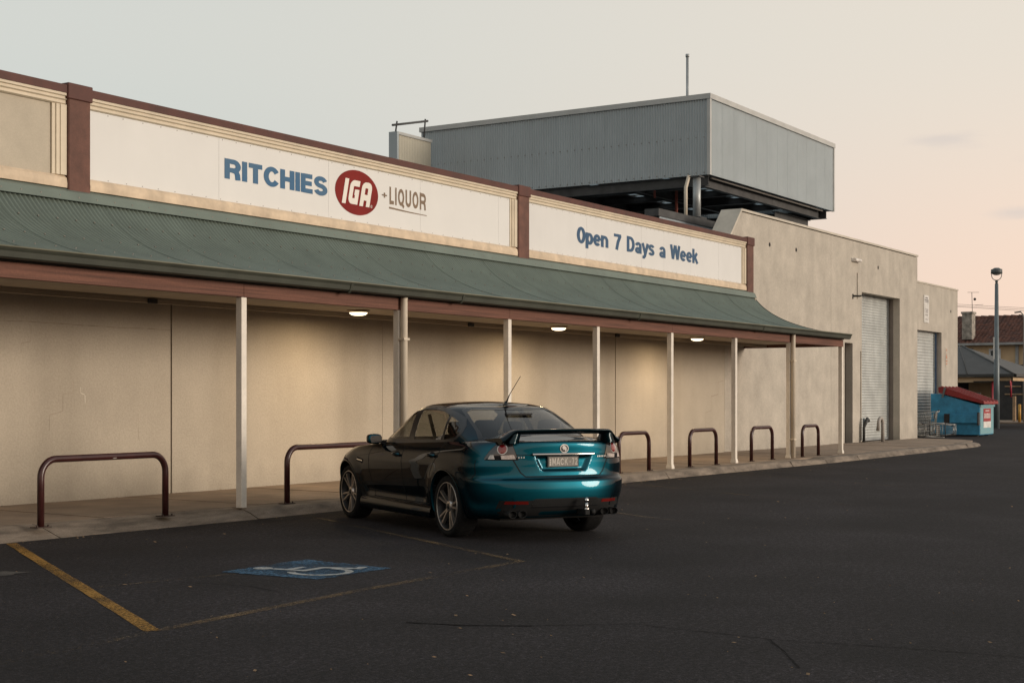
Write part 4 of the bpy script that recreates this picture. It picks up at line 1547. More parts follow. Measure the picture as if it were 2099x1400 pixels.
# --- greenhouse
GZ = [.985, 1.08, 1.16, 1.24, 1.31, 1.37, 1.412, 1.438]
GXR = [-.74, -.56, -.38, -.18, .0, .17, .31, .50]
GXF = [2.50, 2.29, 2.11, 1.94, 1.79, 1.65, 1.53, 1.41]
GW = [.822, .798, .765, .730, .692, .650, .600, .535]


def gh(v):
    z = GZ[0] + (GZ[-1] - GZ[0]) * v
    return z, spline(list(zip(GZ, GXR)), z), spline(list(zip(GZ, GXF)), z), spline(list(zip(GZ, GW)), z)


def gpt(seg, th, v):
    z, xr, xf, w = gh(v)
    L_ = xf - xr
    ar, af = .34 * L_, .30 * L_
    n1, n2 = 2.9, 2.7
    if seg == 'r':
        a = th * PI / 2
        x, y = xr + ar * (1 - math.cos(a) ** (2 / n1)), w * math.sin(a) ** (2 / n1)
    elif seg == 's':
        x, y = xr + ar + (L_ - ar - af) * th, w
    else:
        a = (1 - th) * PI / 2
        x, y = xf - af * (1 - math.cos(a) ** (2 / n2)), w * math.sin(a) ** (2 / n2)
    y *= 1 - .03 * smooth(.8, -.5, x)
    return x, y, z


gp_ = [('r', t) for t in resample(lambda t: gpt('r', t, .3)[:2], 600, .012)]
gp_ += [('s', t) for t in resample(lambda t: gpt('s', t, .3)[:2], 600, .012)]
gp_ += [('f', t) for t in resample(lambda t: gpt('f', t, .3)[:2], 600, .014)] + [('f', 1.0)]
GL_ = 44
gg = [[gpt(s, t, v / GL_) for s, t in gp_] for v in range(GL_ + 1)]
_, txr, txf, tw_ = gh(1.0)
te = gg[-1]
rv, rf = [], []
rc = 24
for (x, y, z) in te:
    for k in range(rc + 1):
        yy = y * (1 - 2 * k / rc)
        fx = abs((x - (txr + txf) / 2) / ((txf - txr) / 2))
        d = max(0, (1 - fx ** 2.2)) * max(0, 1 - (yy / max(y, 1e-4)) ** 2) if y > 1e-4 else 0
        rv.append((x, yy, z + .040 * d ** .8))
for i in range(len(te) - 1):
    for k in range(rc):
        rf.append((i * (rc + 1) + k, i * (rc + 1) + k + 1, (i + 1) * (rc + 1) + k + 1, (i + 1) * (rc + 1) + k))
gv, gf = grid_mesh(gg)
BV_GH = BVHTree.FromPolygons([Vector(p) for p in gv + rv], gf + [tuple(i + len(gv) for i in f) for f in rf])

# window openings in side view (x, z), rear view (y, z), front view (y, z)
SIDE_F = [(2.0, 1.04), (1.84, 1.16), (1.66, 1.262), (1.5, 1.32), (1.39, 1.358), (1.32, 1.372), (1.25, 1.03)]
SIDE_R = [(1.09, 1.034), (1.19, 1.388), (.98, 1.394), (.82, 1.388), (.60, 1.364), (.42, 1.325), (.36, 1.045)]
SIDE_Q = [(.32, 1.05), (.37, 1.308), (.20, 1.262), (.09, 1.20), (.05, 1.14), (.08, 1.085), (.14, 1.07)]
DLO = [(2.13, 1.005), (1.93, 1.125), (1.82, 1.21), (1.66, 1.29), (1.52, 1.335), (1.38, 1.380), (1.2, 1.405), (1.0, 1.412), (.84, 1.407), (.57, 1.384), (.35, 1.342), (.16, 1.286), (.035, 1.20), (.008, 1.135), (.05, 1.075), (.36, 1.028), (1.25, 1.005)]
REAR_W = [(-.66, 1.06), (.66, 1.06), (.62, 1.15), (.585, 1.28), (.55, 1.37), (.46, 1.402), (-.46, 1.402), (-.55, 1.37), (-.585, 1.28), (-.62, 1.15)]
FRONT_W = [(-.72, 1.02), (.72, 1.02), (.66, 1.16), (.56, 1.33), (.46, 1.385), (-.46, 1.385), (-.56, 1.33), (-.66, 1.16)]


def in_poly(poly, p):
    c = False
    j = len(poly) - 1
    for i in range(len(poly)):
        a, b = poly[i], poly[j]
        if (a[1] > p[1]) != (b[1] > p[1]) and p[0] < (b[0] - a[0]) * (p[1] - a[1]) / (b[1] - a[1]) + a[0]:
            c = not c
        j = i
    return c


def keep_gh(q):
    x, y, z = (sum(p[k] for p in q) / 4 for k in range(3))
    if abs(y) > .45 and -.1 < x < 2.2:
        for w in (SIDE_F, SIDE_R, SIDE_Q):
            if in_poly(w, (x, z)):
                return False
    if x < .75 and in_poly(REAR_W, (y, z)) and not (abs(y) > .62 and x > .0):
        return False
    if x > 1.2 and in_poly(FRONT_W, (y, z)) and not (abs(y) > .62 and x < 1.6):
        return False
    return True


gv2, gf2 = grid_mesh(gg, keep_gh)
weld('cabin', gv2 + rv, gf2 + [tuple(i + len(gv2) for i in f) for f in rf], 'teal', car)


# --- projection of flat outlines on the body
def proj_side(s, bvh=BV_BODY):
    def f(p, off):
        h = bvh.ray_cast(Vector((p[0], 3 * s, p[1])), Vector((0, -s, 0)))
        if h[0] is None:
            return None
        return h[0] + Vector((0, s, 0)) * off
    return f


def proj_rear(bvh=BV_BODY):
    def f(p, off):
        h = bvh.ray_cast(Vector((-4, p[0], p[1])), Vector((1, 0, 0)))
        return None if h[0] is None else h[0] + Vector((-1, 0, 0)) * off
    return f


def proj_front(bvh=BV_GH):
    def f(p, off):
        h = bvh.ray_cast(Vector((6, p[0], p[1])), Vector((-1, 0, 0)))
        return None if h[0] is None else h[0] + Vector((1, 0, 0)) * off
    return f


def proj_diag(s, bvh=BV_BODY):
    """looking at a rear corner: u runs from the number plate round to the side"""
    q = math.sqrt(.5)
    e = Vector((q, s * q, 0))
    d = Vector((q, -s * q, 0))

    def f(p, off):
        h = bvh.ray_cast(e * p[0] + Vector((0, 0, p[1])) - d * 4, d)
        return None if h[0] is None else h[0] - d * off
    return f


def patch(name, poly, fn, off, m, parent, step=.025, bulge=0.0):
    """a panel: the outline filled with triangles, laid on the surface"""
    n = len(poly)
    pts = []
    for i in range(n):
        a, b = Vector(poly[i]), Vector(poly[(i + 1) % n])
        k = max(1, int((b - a).length / step))
        pts += [a.lerp(b, j / k) for j in range(k)]
    nb = len(pts)
    x0, x1 = min(p[0] for p in pts), max(p[0] for p in pts)
    z0, z1 = min(p[1] for p in pts), max(p[1] for p in pts)
    bpoly = [tuple(p) for p in pts]

    def dist(p):
        return min((Vector(p) - q).length for q in pts)
    x = x0 + step / 2
    while x < x1:
        z = z0 + step / 2
        while z < z1:
            if in_poly(bpoly, (x, z)) and dist((x, z)) > step * .55:
                pts.append(Vector((x, z)))
            z += step
        x += step
    ov, oe, of, *_ = delaunay_2d_cdt([Vector((p[0], p[1])) for p in pts], [], [list(range(nb))], 1, 1e-5)
    vs_ = []
    for p in ov:
        b_ = 0
        if bulge:
            d = min((Vector((p[0], p[1])) - Vector(q)).length for q in bpoly)
            b_ = bulge * smooth(0, .05, d)
        h = fn((p[0], p[1]), off + b_)
        vs_.append(h if h is not None else Vector((0, 0, .6)))
    bad = {i for i, p in enumerate(vs_) if p == Vector((0, 0, .6))}
    fs = [tuple(f) for f in of if not any(i in bad for i in f)]
    return MB().add(vs_, fs, True).build(name, m, parent)


def strip(name, pts, fn, w, off, m, parent, closed=False, step=.02):
    P = []
    seq = list(pts) + ([pts[0]] if closed else [])
    for a, b in zip(seq, seq[1:]):
        a, b = Vector(a), Vector(b)
        k = max(1, int((b - a).length / step))
        P += [a.lerp(b, j / k) for j in range(k)]
    if not closed:
        P.append(Vector(seq[-1]))
    n = len(P)
    A, B = [], []
    for i in range(n):
        if closed:
            t = (P[(i + 1) % n] - P[i - 1]).normalized()
        else:
            t = (P[min(i + 1, n - 1)] - P[max(i - 1, 0)]).normalized()
        nn = Vector((-t.y, t.x)) * w / 2
        a, b = fn(P[i] + nn, off), fn(P[i] - nn, off)
        A.append(a)
        B.append(b)
    vs_, fs, ok = [], [], []
    for a, b in zip(A, B):
        good = a is not None and b is not None
        ok.append(good)
        vs_ += [a if good else Vector((0, 0, .6)), b if good else Vector((0, 0, .6))]
    for i in range(n if closed else n - 1):
        j = (i + 1) % n
        if ok[i] and ok[j] and (vs_[2 * i] - vs_[2 * j]).length < .15:
            fs.append((2 * i, 2 * i + 1, 2 * j + 1, 2 * j))
    return MB().add(vs_, fs, True).build(name, m, parent)


for s in (1, -1):
    pg = proj_side(s, BV_GH)
    pb = proj_side(s)
    for nm, poly in (('window', SIDE_F), ('window', SIDE_R), ('quarter_window', SIDE_Q)):
        patch(nm, poly, pg, -.002, 'side_glass', car, .05)
    strip('window_trim', DLO, pg, .030, .004, 'trim', car, True)
    # black pillar covers inside the window line
    strip('pillar_cover', [(1.17, 1.02), (1.257, 1.395)], pg, .15, .003, 'trim', car)
    strip('pillar_cover', [(.338, 1.035), (.398, 1.33)], pg, .050, .003, 'trim', car)
    strip('pillar_cover', [(2.10, 1.022), (2.0, 1.075)], pg, .085, .003, 'trim', car)
    strip('window_trim', [(2.05, 1.02), (1.2, 1.018), (.3, 1.036), (.08, 1.05)], pg, .035, .005, 'trim', car)
    strip('window_trim', [(1.90, 1.13), (1.64, 1.285), (1.36, 1.378), (1.1, 1.402), (.84, 1.398), (.57, 1.373), (.33, 1.318), (.18, 1.268), (.06, 1.19), (.03, 1.13), (.07, 1.075)], pg, .030, .003, 'trim', car)
    # shut lines
    strip('shut_line', [(2.16, .985), (2.18, .90), (2.17, .66), (2.10, .40), (2.06, .33)], pb, .009, .0015, 'shut', car)
    strip('shut_line', [(1.17, 1.0), (1.17, .80), (1.16, .55), (1.14, .33)], pb, .009, .0015, 'shut', car)
    strip('shut_line', [(.12, 1.03), (.17, .92), (.24, .84), (.36, .70), (.44, .52), (.47, .33)], pb, .009, .0015, 'shut', car)
    strip('shut_line', [(2.10, .335), (.47, .335)], pb, .010, .0015, 'shut', car)
    strip('fuel_flap_line', [(-.42, .88), (-.26, .88), (-.25, .74), (-.41, .74)], pb, .006, .0015, 'shut', car, True) if s < 0 else None
    strip('shut_line', [(-.38, .665), (-.60, .66), (-.66, .72), (-.66, .86)], pb, .008, .0015, 'shut', car)
    strip('bumper_crease', [(-.42, .50), (-.95, .50)], pb, .012, .003, 'teal', car)
    # side skirt
    sk = [[(x, s * (.895 + dy), z) for dy, z in ((-.05, .185), (.015, .175), (.032, .20), (.028, .27), (.004, .315), (-.02, .32))] for x in (.42, .55, 1.0, 1.5, 2.0, 2.40, 2.50)]
    mb = MB().add([p for r_ in sk for p in r_], [(i * 6 + k, i * 6 + k + 1, (i + 1) * 6 + k + 1, (i + 1) * 6 + k) for i in range(6) for k in range(5)], True)
    mb.build('side_skirt', 'teal', car)
    # handles
    for hx, hz in ((1.33, .865), (.34, .885)):
        hp = pb((hx, hz), .0)
        d = MB()
        ring = []
        for i in range(9):
            t = i / 8
            xx = hx - .10 + .20 * t
            q = pb((xx, hz), .012 + .026 * math.sin(PI * t) ** .5)
            ring.append(q)
        d.tube(ring, [.010 + .008 * math.sin(PI * i / 8) for i in range(9)], 10)
        patch('handle_cup', [(hx - .085 * math.cos(a * PI / 8), hz + .035 * math.sin(a * PI / 8)) for a in range(16)], pb, .001, 'shut', car, .03)
        d.build('door_handle', 'teal', car)
    # guard vent
    v_ = patch('guard_vent', [(2.36, .765), (2.55, .79), (2.56, .74), (2.38, .715)], pb, .003, 'shut', car, .03)
    strip('vent_bar', [(2.37, .748), (2.54, .762)], pb, .016, .009, 'chrome', v_)
    # wheel arch lip and liner
    for cx in (0, WB):
        lip = []
        for a in range(-12, 193, 5):
            ca, sa = math.cos(R(a)), math.sin(R(a))
            x, z = cx + (RA + .004) * ca, WR + (RA + .004) * sa
            h = pb((x, max(z, .24)), .0)
            lip.append((x, h.y if h else s * .9, z))
        mb = MB()
        m_ = len(lip)
        rows = []
        for (dr, dy) in ((.018, .004), (.004, .008), (-.004, .004), (-.006, -.02)):
            rows.append([(cx + (p[0] - cx) * (RA + dr) / RA, p[1] + s * dy, WR + (p[2] - WR) * (RA + dr) / RA) for p in lip])
        mb.add([p for r_ in rows for p in r_], [(j * m_ + i, j * m_ + i + 1, (j + 1) * m_ + i + 1, (j + 1) * m_ + i) for j in range(3) for i in range(m_ - 1)], True)
        mb.build('arch_lip', 'teal', car)
        lin = [(cx + .392 * math.cos(R(a)), WR + .392 * math.sin(R(a))) for a in range(-25, 206, 11)]
        mb = MB().add([(p[0], s * .885, p[1]) for p in lin] + [(p[0], s * .58, p[1]) for p in lin], [(i, i + 1, len(lin) + i + 1, len(lin) + i) for i in range(len(lin) - 1)], True)
        mb.add([(p[0], s * .58, p[1]) for p in lin], [tuple(range(len(lin)))])
        mb.build('wheel_liner', 'plastic', car)
    # mirror
    mir = MB()
    mv, mf = [], []
    for i in range(9):
        for k in range(16):
            a, b = PI * i / 8 - PI / 2, 2 * PI * k / 16
            sx_, sy_, sz_ = math.cos(a) * math.cos(b), math.sin(a), math.cos(a) * math.sin(b)
            g_ = lambda q, e: math.copysign(abs(q) ** e, q)
            mv.append((1.94 + .065 * g_(sx_, .6), s * (.968 + .092 * g_(sy_, .7)), 1.025 + .062 * g_(sz_, .6)))
    for i in range(8):
        for k in range(16):
            mf.append((i * 16 + k, i * 16 + (k + 1) % 16, (i + 1) * 16 + (k + 1) % 16, (i + 1) * 16 + k))
    mo = mir.add(mv, mf, True).build('door_mirror', 'teal', car)
    MB().add([(1.8735, s * y, z) for y, z in ((.897, .982), (1.03, .985), (1.045, 1.025), (1.035, 1.062), (.91, 1.070))], [(0, 1, 2, 3, 4)]).build('mirror_glass', 'chrome', mo)
    MB().obox((1.97, s * .865, .99), (1, 0, 0), (0, 1, 0), (0, 0, 1), .04, .055, .016).build('mirror_arm', 'trim', mo)
    # tail lamp round the corner
    pdg = proj_diag(s)
    LAMP = [(-.29, .868), (.05, .868), (.06, .88), (.01, .95), (-.06, 1.025), (-.10, 1.042), (-.20, 1.046), (-.228, 1.038)]
    t_ = patch('tail_lamp', LAMP, pdg, .004, 'lens_smoke', car, .02, .008)
    patch('reverse_lens', [(-.272, .876), (-.13, .876), (-.12, .915), (-.25, .922)], pdg, .014, 'lens_clear', t_, .02)
    patch('side_lens', [(-.06, .876), (.015, .876), (-.01, .920), (-.045, .922)], pdg, .014, 'lens_clear', t_, .02)
    rc_ = (-.135, .982)
    patch('lamp_ring', [(rc_[0] + .054 * math.cos(a * PI / 12), rc_[1] + .058 * math.sin(a * PI / 12)) for a in range(24)], pdg, .0135, 'lens_clear', t_, .02)
    patch('brake_lens', [(rc_[0] + .044 * math.cos(a * PI / 12), rc_[1] + .048 * math.sin(a * PI / 12)) for a in range(24)], pdg, .017, 'lens_red', t_, .02, .006)
    strip('shut_line', LAMP, pdg, .007, .002, 'shut', car, True)
    # bumper details on each side
    pr = proj_rear()
    patch('reflector', [(s * .44, .405), (s * .68, .405), (s * .67, .437), (s * .45, .437)], pr, .006, 'reflector', car, .04)
    for q in (.50, .615):
        e = MB()
        ov = [(.052 * math.cos(a * PI / 10), .040 * math.sin(a * PI / 10)) for a in range(20)]
        rings = []
        for (x, k) in ((-.86, 1.0), (-.985, 1.0), (-.99, .93), (-.98, .86), (-.90, .84)):
            rings += [(x, s * q + a * k, .302 + b * k) for a, b in ov]
        e.add(rings, [(i * 20 + k, i * 20 + (k + 1) % 20, (i + 1) * 20 + (k + 1) % 20, (i + 1) * 20 + k) for i in range(4) for k in range(20)], True)
        e.build('exhaust_tip', 'plastic', car)
        MB().add([(-.95, s * q + a * .85, .302 + b * .85) for a, b in ov], [tuple(range(20))]).build('exhaust_bore', 'shut', car)
    patch('exhaust_cutout', [(s * .42, .275), (s * .70, .275), (s * .69, .365), (s * .44, .365)], pr, .003, 'shut', car, .04)

pr = proj_rear()
prg = proj_rear(BV_GH)
patch('rear_window', REAR_W, prg, -.003, 'rear_glass', car, .05)
strip('window_trim', REAR_W, prg, .030, .003, 'trim', car, True)
patch('windscreen', FRONT_W, proj_front(), -.003, 'screen_glass', car, .06)
strip('window_trim', FRONT_W, proj_front(), .030, .003, 'trim', car, True)
# boot lid outline and its number plate recess
BOOT = [(-.645, 1.046), (-.63, 1.03), (-.575, .87), (-.50, .735), (-.45, .692), (.45, .692), (.50, .735), (.575, .87), (.63, 1.03), (.645, 1.046)]
strip('boot_shut_line', BOOT, pr, .011, .002, 'shut', car)
strip('boot_crease', [(-.59, .918), (-.35, .918)], pr, .006, .002, 'shut', car)
strip('boot_crease', [(.35, .918), (.59, .918)], pr, .006, .002, 'shut', car)
strip('recess_edge', [(-.347, .905), (-.264, .742), (-.235, .730), (.235, .730), (.264, .742), (.347, .905)], pr, .008, .004, 'teal', car)
mb = MB()
for i in range(13):
    y = -.375 + .75 * i / 12
    h = pr((y, .932), .0)
    mb.v += [(h.x - .004, y, .938), (h.x - .022, y, .931), (h.x - .022, y, .911), (h.x + .02, y, .906)]
mb.f = [(i * 4 + k, (i + 1) * 4 + k, (i + 1) * 4 + k + 1, i * 4 + k + 1) for i in range(12) for k in range(3)]
mb.s = [True] * len(mb.f)
mb.mi = [0] * len(mb.f)
mb.build('chrome_strip', 'chrome', car)
# number plate
px = pr((0, .82), 0).x - .010
pt = MB().box(px - .006, px + .004, -.190, .190, .785, .902).build('number_plate', 'trim', car, bevel=.003)
MB().box(px - .0085, px - .0062, -.176, .176, .795, .892).build('plate_face', 'plate_bg', pt)
pf_ = lambda x, z, l: (px - .0088 - l * .6, -x, z)
word('letter', 'plate_txt', pt, list('MACK'), -.135, .055, .806, .882, .15, .16, pf_)
word('letter', 'plate_txt', pt, ['-'], .072, .090, .806, .882, .12, .1, pf_)
word('letter', 'plate_txt', pt, list('72'), .105, .172, .806, .882, .15, .2, pf_)
mb = MB()
for z in (.803, .828, .853):
    mb.box(px - .0098, px - .0088, .150, .166, z, z + .02)
mb.build('state_mark', 'plate_txt', pt)
# round lion emblem
em = patch('emblem', [(.052 * math.cos(a * PI / 14), 0.982 + .046 * math.sin(a * PI / 14)) for a in range(28)], pr, .006, 'badge', car, .03)
patch('emblem_field', [(.042 * math.cos(a * PI / 14), 0.982 + .037 * math.sin(a * PI / 14)) for a in range(28)], pr, .008, 'trim', em, .03)
patch('emblem_lion', [(.028, 0.994), (.018, 1.012), (-.004, 1.010), (-.020, 0.996), (-.026, 0.978), (-.022, 0.958), (-.004, 0.951), (-.006, 0.966), (.008, 0.972), (.020, 0.964), (.022, 0.974), (.012, 0.982), (.026, 0.984)], pr, .010, 'badge', em, .03)
for y0, y1 in ((-.585, -.42), (.45, .53)):
    mb = MB()
    n_ = max(3, int(abs(y1 - y0) / .022))
    bd = None
    for i in range(n_):
        y = y0 + (y1 - y0) * (i + .5) / n_
        q = patch('badge', [(y - .007, .885), (y + .007, .885), (y + .005, .902), (y - .006, .901)], pr, .006, 'badge', car, .03)
# black lower valance with honeycomb mesh and tow bar
VAL = [(-.70, .275), (.70, .275), (.74, .36), (.72, .445), (.40, .447), (.36, .462), (-.36, .462), (-.40, .447), (-.72, .445), (-.74, .36)]
val = patch('rear_valance', VAL, pr, .002, 'plastic', car, .04)
mb = MB()
for j in range(4):
    for i in range(34):
        y = -.385 + .0233 * i + (.0116 if j % 2 else 0)
        z = .385 + .019 * j
        h = pr((y, z), .0)
        if h:
            ring = [(h.x - .0045, y + .0095 * math.cos(k * PI / 3), z + .0095 * math.sin(k * PI / 3)) for k in range(6)]
            mb.add(ring, [tuple(range(6))])
oo = mb.build('mesh_grille', 'shut', val)
oo['kind'] = 'stuff'
strip('valance_lip', [(-.40, .372), (.40, .372)], pr, .012, .006, 'trim', car)
tb = MB().box(-1.17, -.80, .225, .285, .285, .345).build('tow_bar', 'plastic', car, bevel=.006)
MB().tube([(-1.145, .255, .345), (-1.145, .255, .415)], [.026, .017], 12).build('ball_shank', 'chrome', tb)
sp = []
MB().lathe([(.001, .052), (.015, .048), (.024, .036), (.0265, .024), (.024, .010), (.017, 0), (.014, -.03)], 16, c=(-1.145, .255, .415)).build('tow_ball', 'chrome', tb)
MB().lathe([(.03, .0), (.03, .012), (.018, .012)], 16, c=(-1.145, .255, .345)).build('ball_nut', 'chrome', tb)
MB().tube([(-1.10, .13, .31), (-1.10, .18, .31)], .028, 12).build('trailer_socket', 'plastic', tb)
tb.location.y = -.435
# rear wing
wing = []
NS = 48
for i in range(NS + 1):
    t = -1 + 2 * i / NS
    e = abs(t)
    y = .715 * t
    drop = smooth(.78, 1.0, e)
    z = 1.132 + .010 * (1 - e * e) - .105 * drop
    xb = -1.0 + .03 * e * e + .03 * drop
    ch = .20 + .30 * drop
    th = .050 + .020 * drop
    sec = [(.06, 0), (.03, .006), (-.004, .036), (.0, .044), (.03, th * .98), (.08, th + .004), (ch * .8, th * .8), (ch, th * .35), (ch * .9, th * .05), (ch * .5, -.002)]
    wing.append([(xb + a, y, z + b - .01 * (a / ch)) for a, b in sec])
m_ = 10
mb = MB().add([p for r_ in wing for p in r_], [(i * m_ + k, i * m_ + (k + 1) % m_, (i + 1) * m_ + (k + 1) % m_, (i + 1) * m_ + k) for i in range(NS) for k in range(m_)], True)
mb.add(wing[0], [tuple(range(m_))])
mb.add(wing[-1], [tuple(range(m_))])
wg = mb.build('rear_wing', 'wing_shaded', car)
for s in (1, -1):
    mb = MB()
    for j in range(5):
        t = j / 4
        z = 1.14 - .10 * t
        yc = s * (.555 + .035 * t)
        x0, x1 = -.975 + .01 * t, -.82 + .10 * t
        w = .040 + .015 * t
        mb.v += [(x0, yc - w, z), (x0 + .03, yc + w, z), (x1, yc + w * .6, z), (x1, yc - w * .6, z)]
    mb.f = [(j * 4 + k, j * 4 + (k + 1) % 4, (j + 1) * 4 + (k + 1) % 4, (j + 1) * 4 + k) for j in range(4) for k in range(4)]
    mb.s = [True] * 16
    mb.mi = [0] * 16
    mb.build('wing_stay', 'wing_shaded', wg)
# roof antenna
an = MB().lathe([(.0, .055), (.012, .05), (.028, .02), (.034, 0)], 12, c=(.36, .0, 1.428)).build('antenna_base', 'trim', car)
MB().tube([(.355, 0, 1.46), (.28, -.01, 1.56), (.06, -.03, 1.76)], [.010, .0045, .0035], 8).build('antenna_rod', 'trim', an)

# --- wheels
def make_wheel(s):
    """outer face towards +y, centre at the hub"""
    tyre = MB().lathe([(.262, -.112), (.285, -.122), (.318, -.118), (.334, -.095), (.338, -.05), (.338, .05), (.334, .095), (.318, .118), (.285, .122), (.262, .112)], 48, 'y')
    w = thing('wheel', '', 'wheel') if False else None
    root = tyre.build('wheel', 'tyre', car)
    MB().lathe([(.264, .112), (.254, .116), (.246, .105), (.242, .0), (.240, -.10)], 48, 'y').build('rim', 'rim_dark', root)
    MB().lathe([(.265, .1125), (.261, .1175), (.254, .1165), (.250, .110)], 48, 'y').build('rim_lip', 'rim', root)
    MB().lathe([(.242, .02), (.15, .015), (.0, .015)], 40, 'y').build('rim_back', 'rim_dark', root)
    MB().lathe([(.165, .035), (.165, .045), (.06, .045), (.06, .035)], 36, 'y').build('brake_disc', 'disc', root)
    spk = None
    for k in range(5):
        a0 = 2 * PI * k / 5 + PI / 2 + .2
        for d in (-.17, .17):
            a = a0 + d
            a_in = a0 + d * .75
            ri, ro = .052, .253
            ca, sa, cb, sb = math.cos(a_in), math.sin(a_in), math.cos(a), math.sin(a)
            ta, tb_ = (-sa, ca), (-sb, cb)
            hw_i, hw_o = .011, .0115
            vs_ = []
            for (r_, c_, s_, t_, hw, y0, y1) in ((ri, ca, sa, ta, hw_i, .055, .088), (ro, cb, sb, tb_, hw_o, .07, .106)):
                for (q, y) in ((-1.25, y0), (1.25, y0), (.9, y1), (-.9, y1)):
                    vs_.append((r_ * c_ + t_[0] * hw * q, y, r_ * s_ + t_[1] * hw * q))
            fs = [(0, 1, 2, 3), (4, 7, 6, 5), (0, 4, 5, 1), (1, 5, 6, 2), (2, 6, 7, 3), (3, 7, 4, 0)]
            MB().add(vs_, fs).build('spoke', 'rim', root)
    MB().lathe([(.066, .05), (.064, .088), (.05, .095), (.034, .097)], 24, 'y').build('hub', 'rim', root)
    MB().lathe([(.034, .094), (.030, .10), (.0, .101)], 20, 'y').build('hub_cap', 'rim_dark', root)
    return root


w0 = make_wheel(1)
first = True
for cx in (0, WB):
    for s in (1, -1):
        w = w0 if first else copy_tree(w0, car)
        first = False
        w.location = (cx, s * .798, WR)
        w.rotation_euler = (0, R(17 * cx), 0 if s > 0 else PI)

# --- inside and underneath
MB().box(.42, 2.50, -.80, .80, .17, .42).box(-.70, -.39, -.62, .62, .22, .40).box(3.32, 3.60, -.6, .6, .18, .4).box(-.5, 3.4, -.56, .56, .22, .42).build('underbody', 'plastic', car)
MB().box(-.85, 2.3, -.74, .74, .425, .47).build('cabin_floor', 'interior', car)
MB().box(-.60, -.02, -.66, .66, .97, 1.005).build('parcel_shelf', 'interior', car)
MB().box(1.85, 2.42, -.70, .70, .78, 1.0).build('dashboard', 'interior', car, bevel=.03)


def soft_box(name, c, hx, hy, hz, tilt, m='interior', e=.35):
    v, f = [], []
    for i in range(9):
        for k in range(16):
            a, b = PI * i / 8 - PI / 2, 2 * PI * k / 16
            q = (math.cos(a) * math.cos(b), math.cos(a) * math.sin(b), math.sin(a))
            p = [math.copysign(abs(w) ** e, w) for w in q]
            x, y, z = p[0] * hx, p[1] * hy, p[2] * hz
            v.append((c[0] + x * math.cos(tilt) - z * math.sin(tilt), c[1] + y, c[2] + x * math.sin(tilt) + z * math.cos(tilt)))
    for i in range(8):
        for k in range(16):
            f.append((i * 16 + k, i * 16 + (k + 1) % 16, (i + 1) * 16 + (k + 1) % 16, (i + 1) * 16 + k))
    return MB().add(v, f, True).build(name, m, car)


for s in (1, -1):
    soft_box('front_seat', (1.22, s * .36, .60), .26, .25, .09, .1)
    soft_box('seat_back', (.98, s * .36, .80), .075, .23, .30, .25)
    soft_box('headrest', (.88, s * .36, 1.165), .045, .115, .075, .2)
    soft_box('headrest', (.08, s * .40, 1.17), .05, .13, .10, .2)
soft_box('rear_bench', (.22, 0, .60), .26, .66, .10, .1)
soft_box('rear_seat_back', (.03, 0, .84), .09, .66, .24, .3)
MB().tube([(1.74 + .05 * math.sin(2 * PI * i / 20), -.37 + .18 * math.cos(2 * PI * i / 20), .965 + .17 * math.sin(2 * PI * i / 20)) for i in range(20)], .014, 8, closed=True).build('steering_wheel', 'interior', car)
soft_box('inner_mirror', (1.66, 0, 1.315), .012, .11, .03, 0)
MB().box(.02, .08, -.16, .16, 1.325, 1.345).build('brake_light_housing', 'interior', car)
for s in (1, -1):
    MB().obox((.985, s * .60, 1.05), (.5, 0, .866), (0, 1, 0), (-.866, 0, .5), .32, .022, .002).build('seat_belt', 'belt', car)

# ------------------------------------------------------------------ beyond the loading doors
# grey pipe guard beside the roller door
gpd = thing('pipe_guard', 'grey bent steel pipe guard beside the tall roller door', 'bollard', (45.25, 15.1, .14))
MB().tube([(.12, 0, 0), (.12, 0, .55)] + [(.12 - .20 + .20 * math.cos(R(a)), 0, .55 + .20 * math.sin(R(a))) for a in range(15, 181, 15)] + [(-.28, .02, .35)], .055, 12).build('pipe', 'grey_pipe', gpd)
MB().box(-.02, .26, -.12, .12, 0, .012).build('base_plate', 'rusty', gpd)
tap = thing('standpipe', 'dark bent standpipe at the wall corner left of the pipe guard', 'pipe', (44.55, 15.42, .14))
MB().tube([(0, 0, 0), (0, 0, .46), (.04, -.04, .60), (.14, -.06, .72), (.26, -.06, .66)], [.045, .045, .055, .06, .05], 10).build('pipe', 'dark_fit', tap)
MB().tube([(.08, .03, 0), (.08, .03, .75)], .035, 8).build('riser', 'lamp_pole', tap)

# blue waste bin: side profile faces along the wall
bn = thing('waste_bin', 'large blue steel waste bin with sloping red lid beside the annexe', 'bin', (60.2, 16.7, 0))
prof_b = [(15.80, .05), (17.74, .05), (17.74, 1.68), (17.28, 1.66), (15.80, 1.22)]
part(MB().prism(prof_b, 59.2, 61.2, 'yz', 0), 'body', 'blue_bin', bn, bevel=.015)
part(MB().box(59.22, 61.18, 15.785, 15.797, .08, 1.20), 'front_plate', 'blue_pale', bn)
part(MB().box(59.15, 61.25, 15.74, 15.80, 1.16, 1.235), 'rim', 'blue_pale', bn)
lid = part(MB().prism([(15.62, 1.27), (15.62, 1.36), (17.32, 1.95), (17.42, 1.93), (17.40, 1.72), (17.25, 1.67)], 59.12, 61.28, 'yz'), 'lid', 'red_lid', bn)
for i in range(5):
    a = 59.14 + i * .50
    lo = MB().prism([(15.64, 1.362), (15.64, 1.41), (17.3, 1.985), (17.3, 1.945)], a, a + .10, 'yz').build('lid_rib', 'red_lid', lid)
part(MB().box(59.06, 59.20, 15.84, 16.95, .52, .86), 'fork_pocket', 'blue_bin', bn, bevel=.01)
part(MB().box(59.10, 59.20, 16.96, 17.18, .50, .88), 'pocket_mouth', 'black_door', bn)
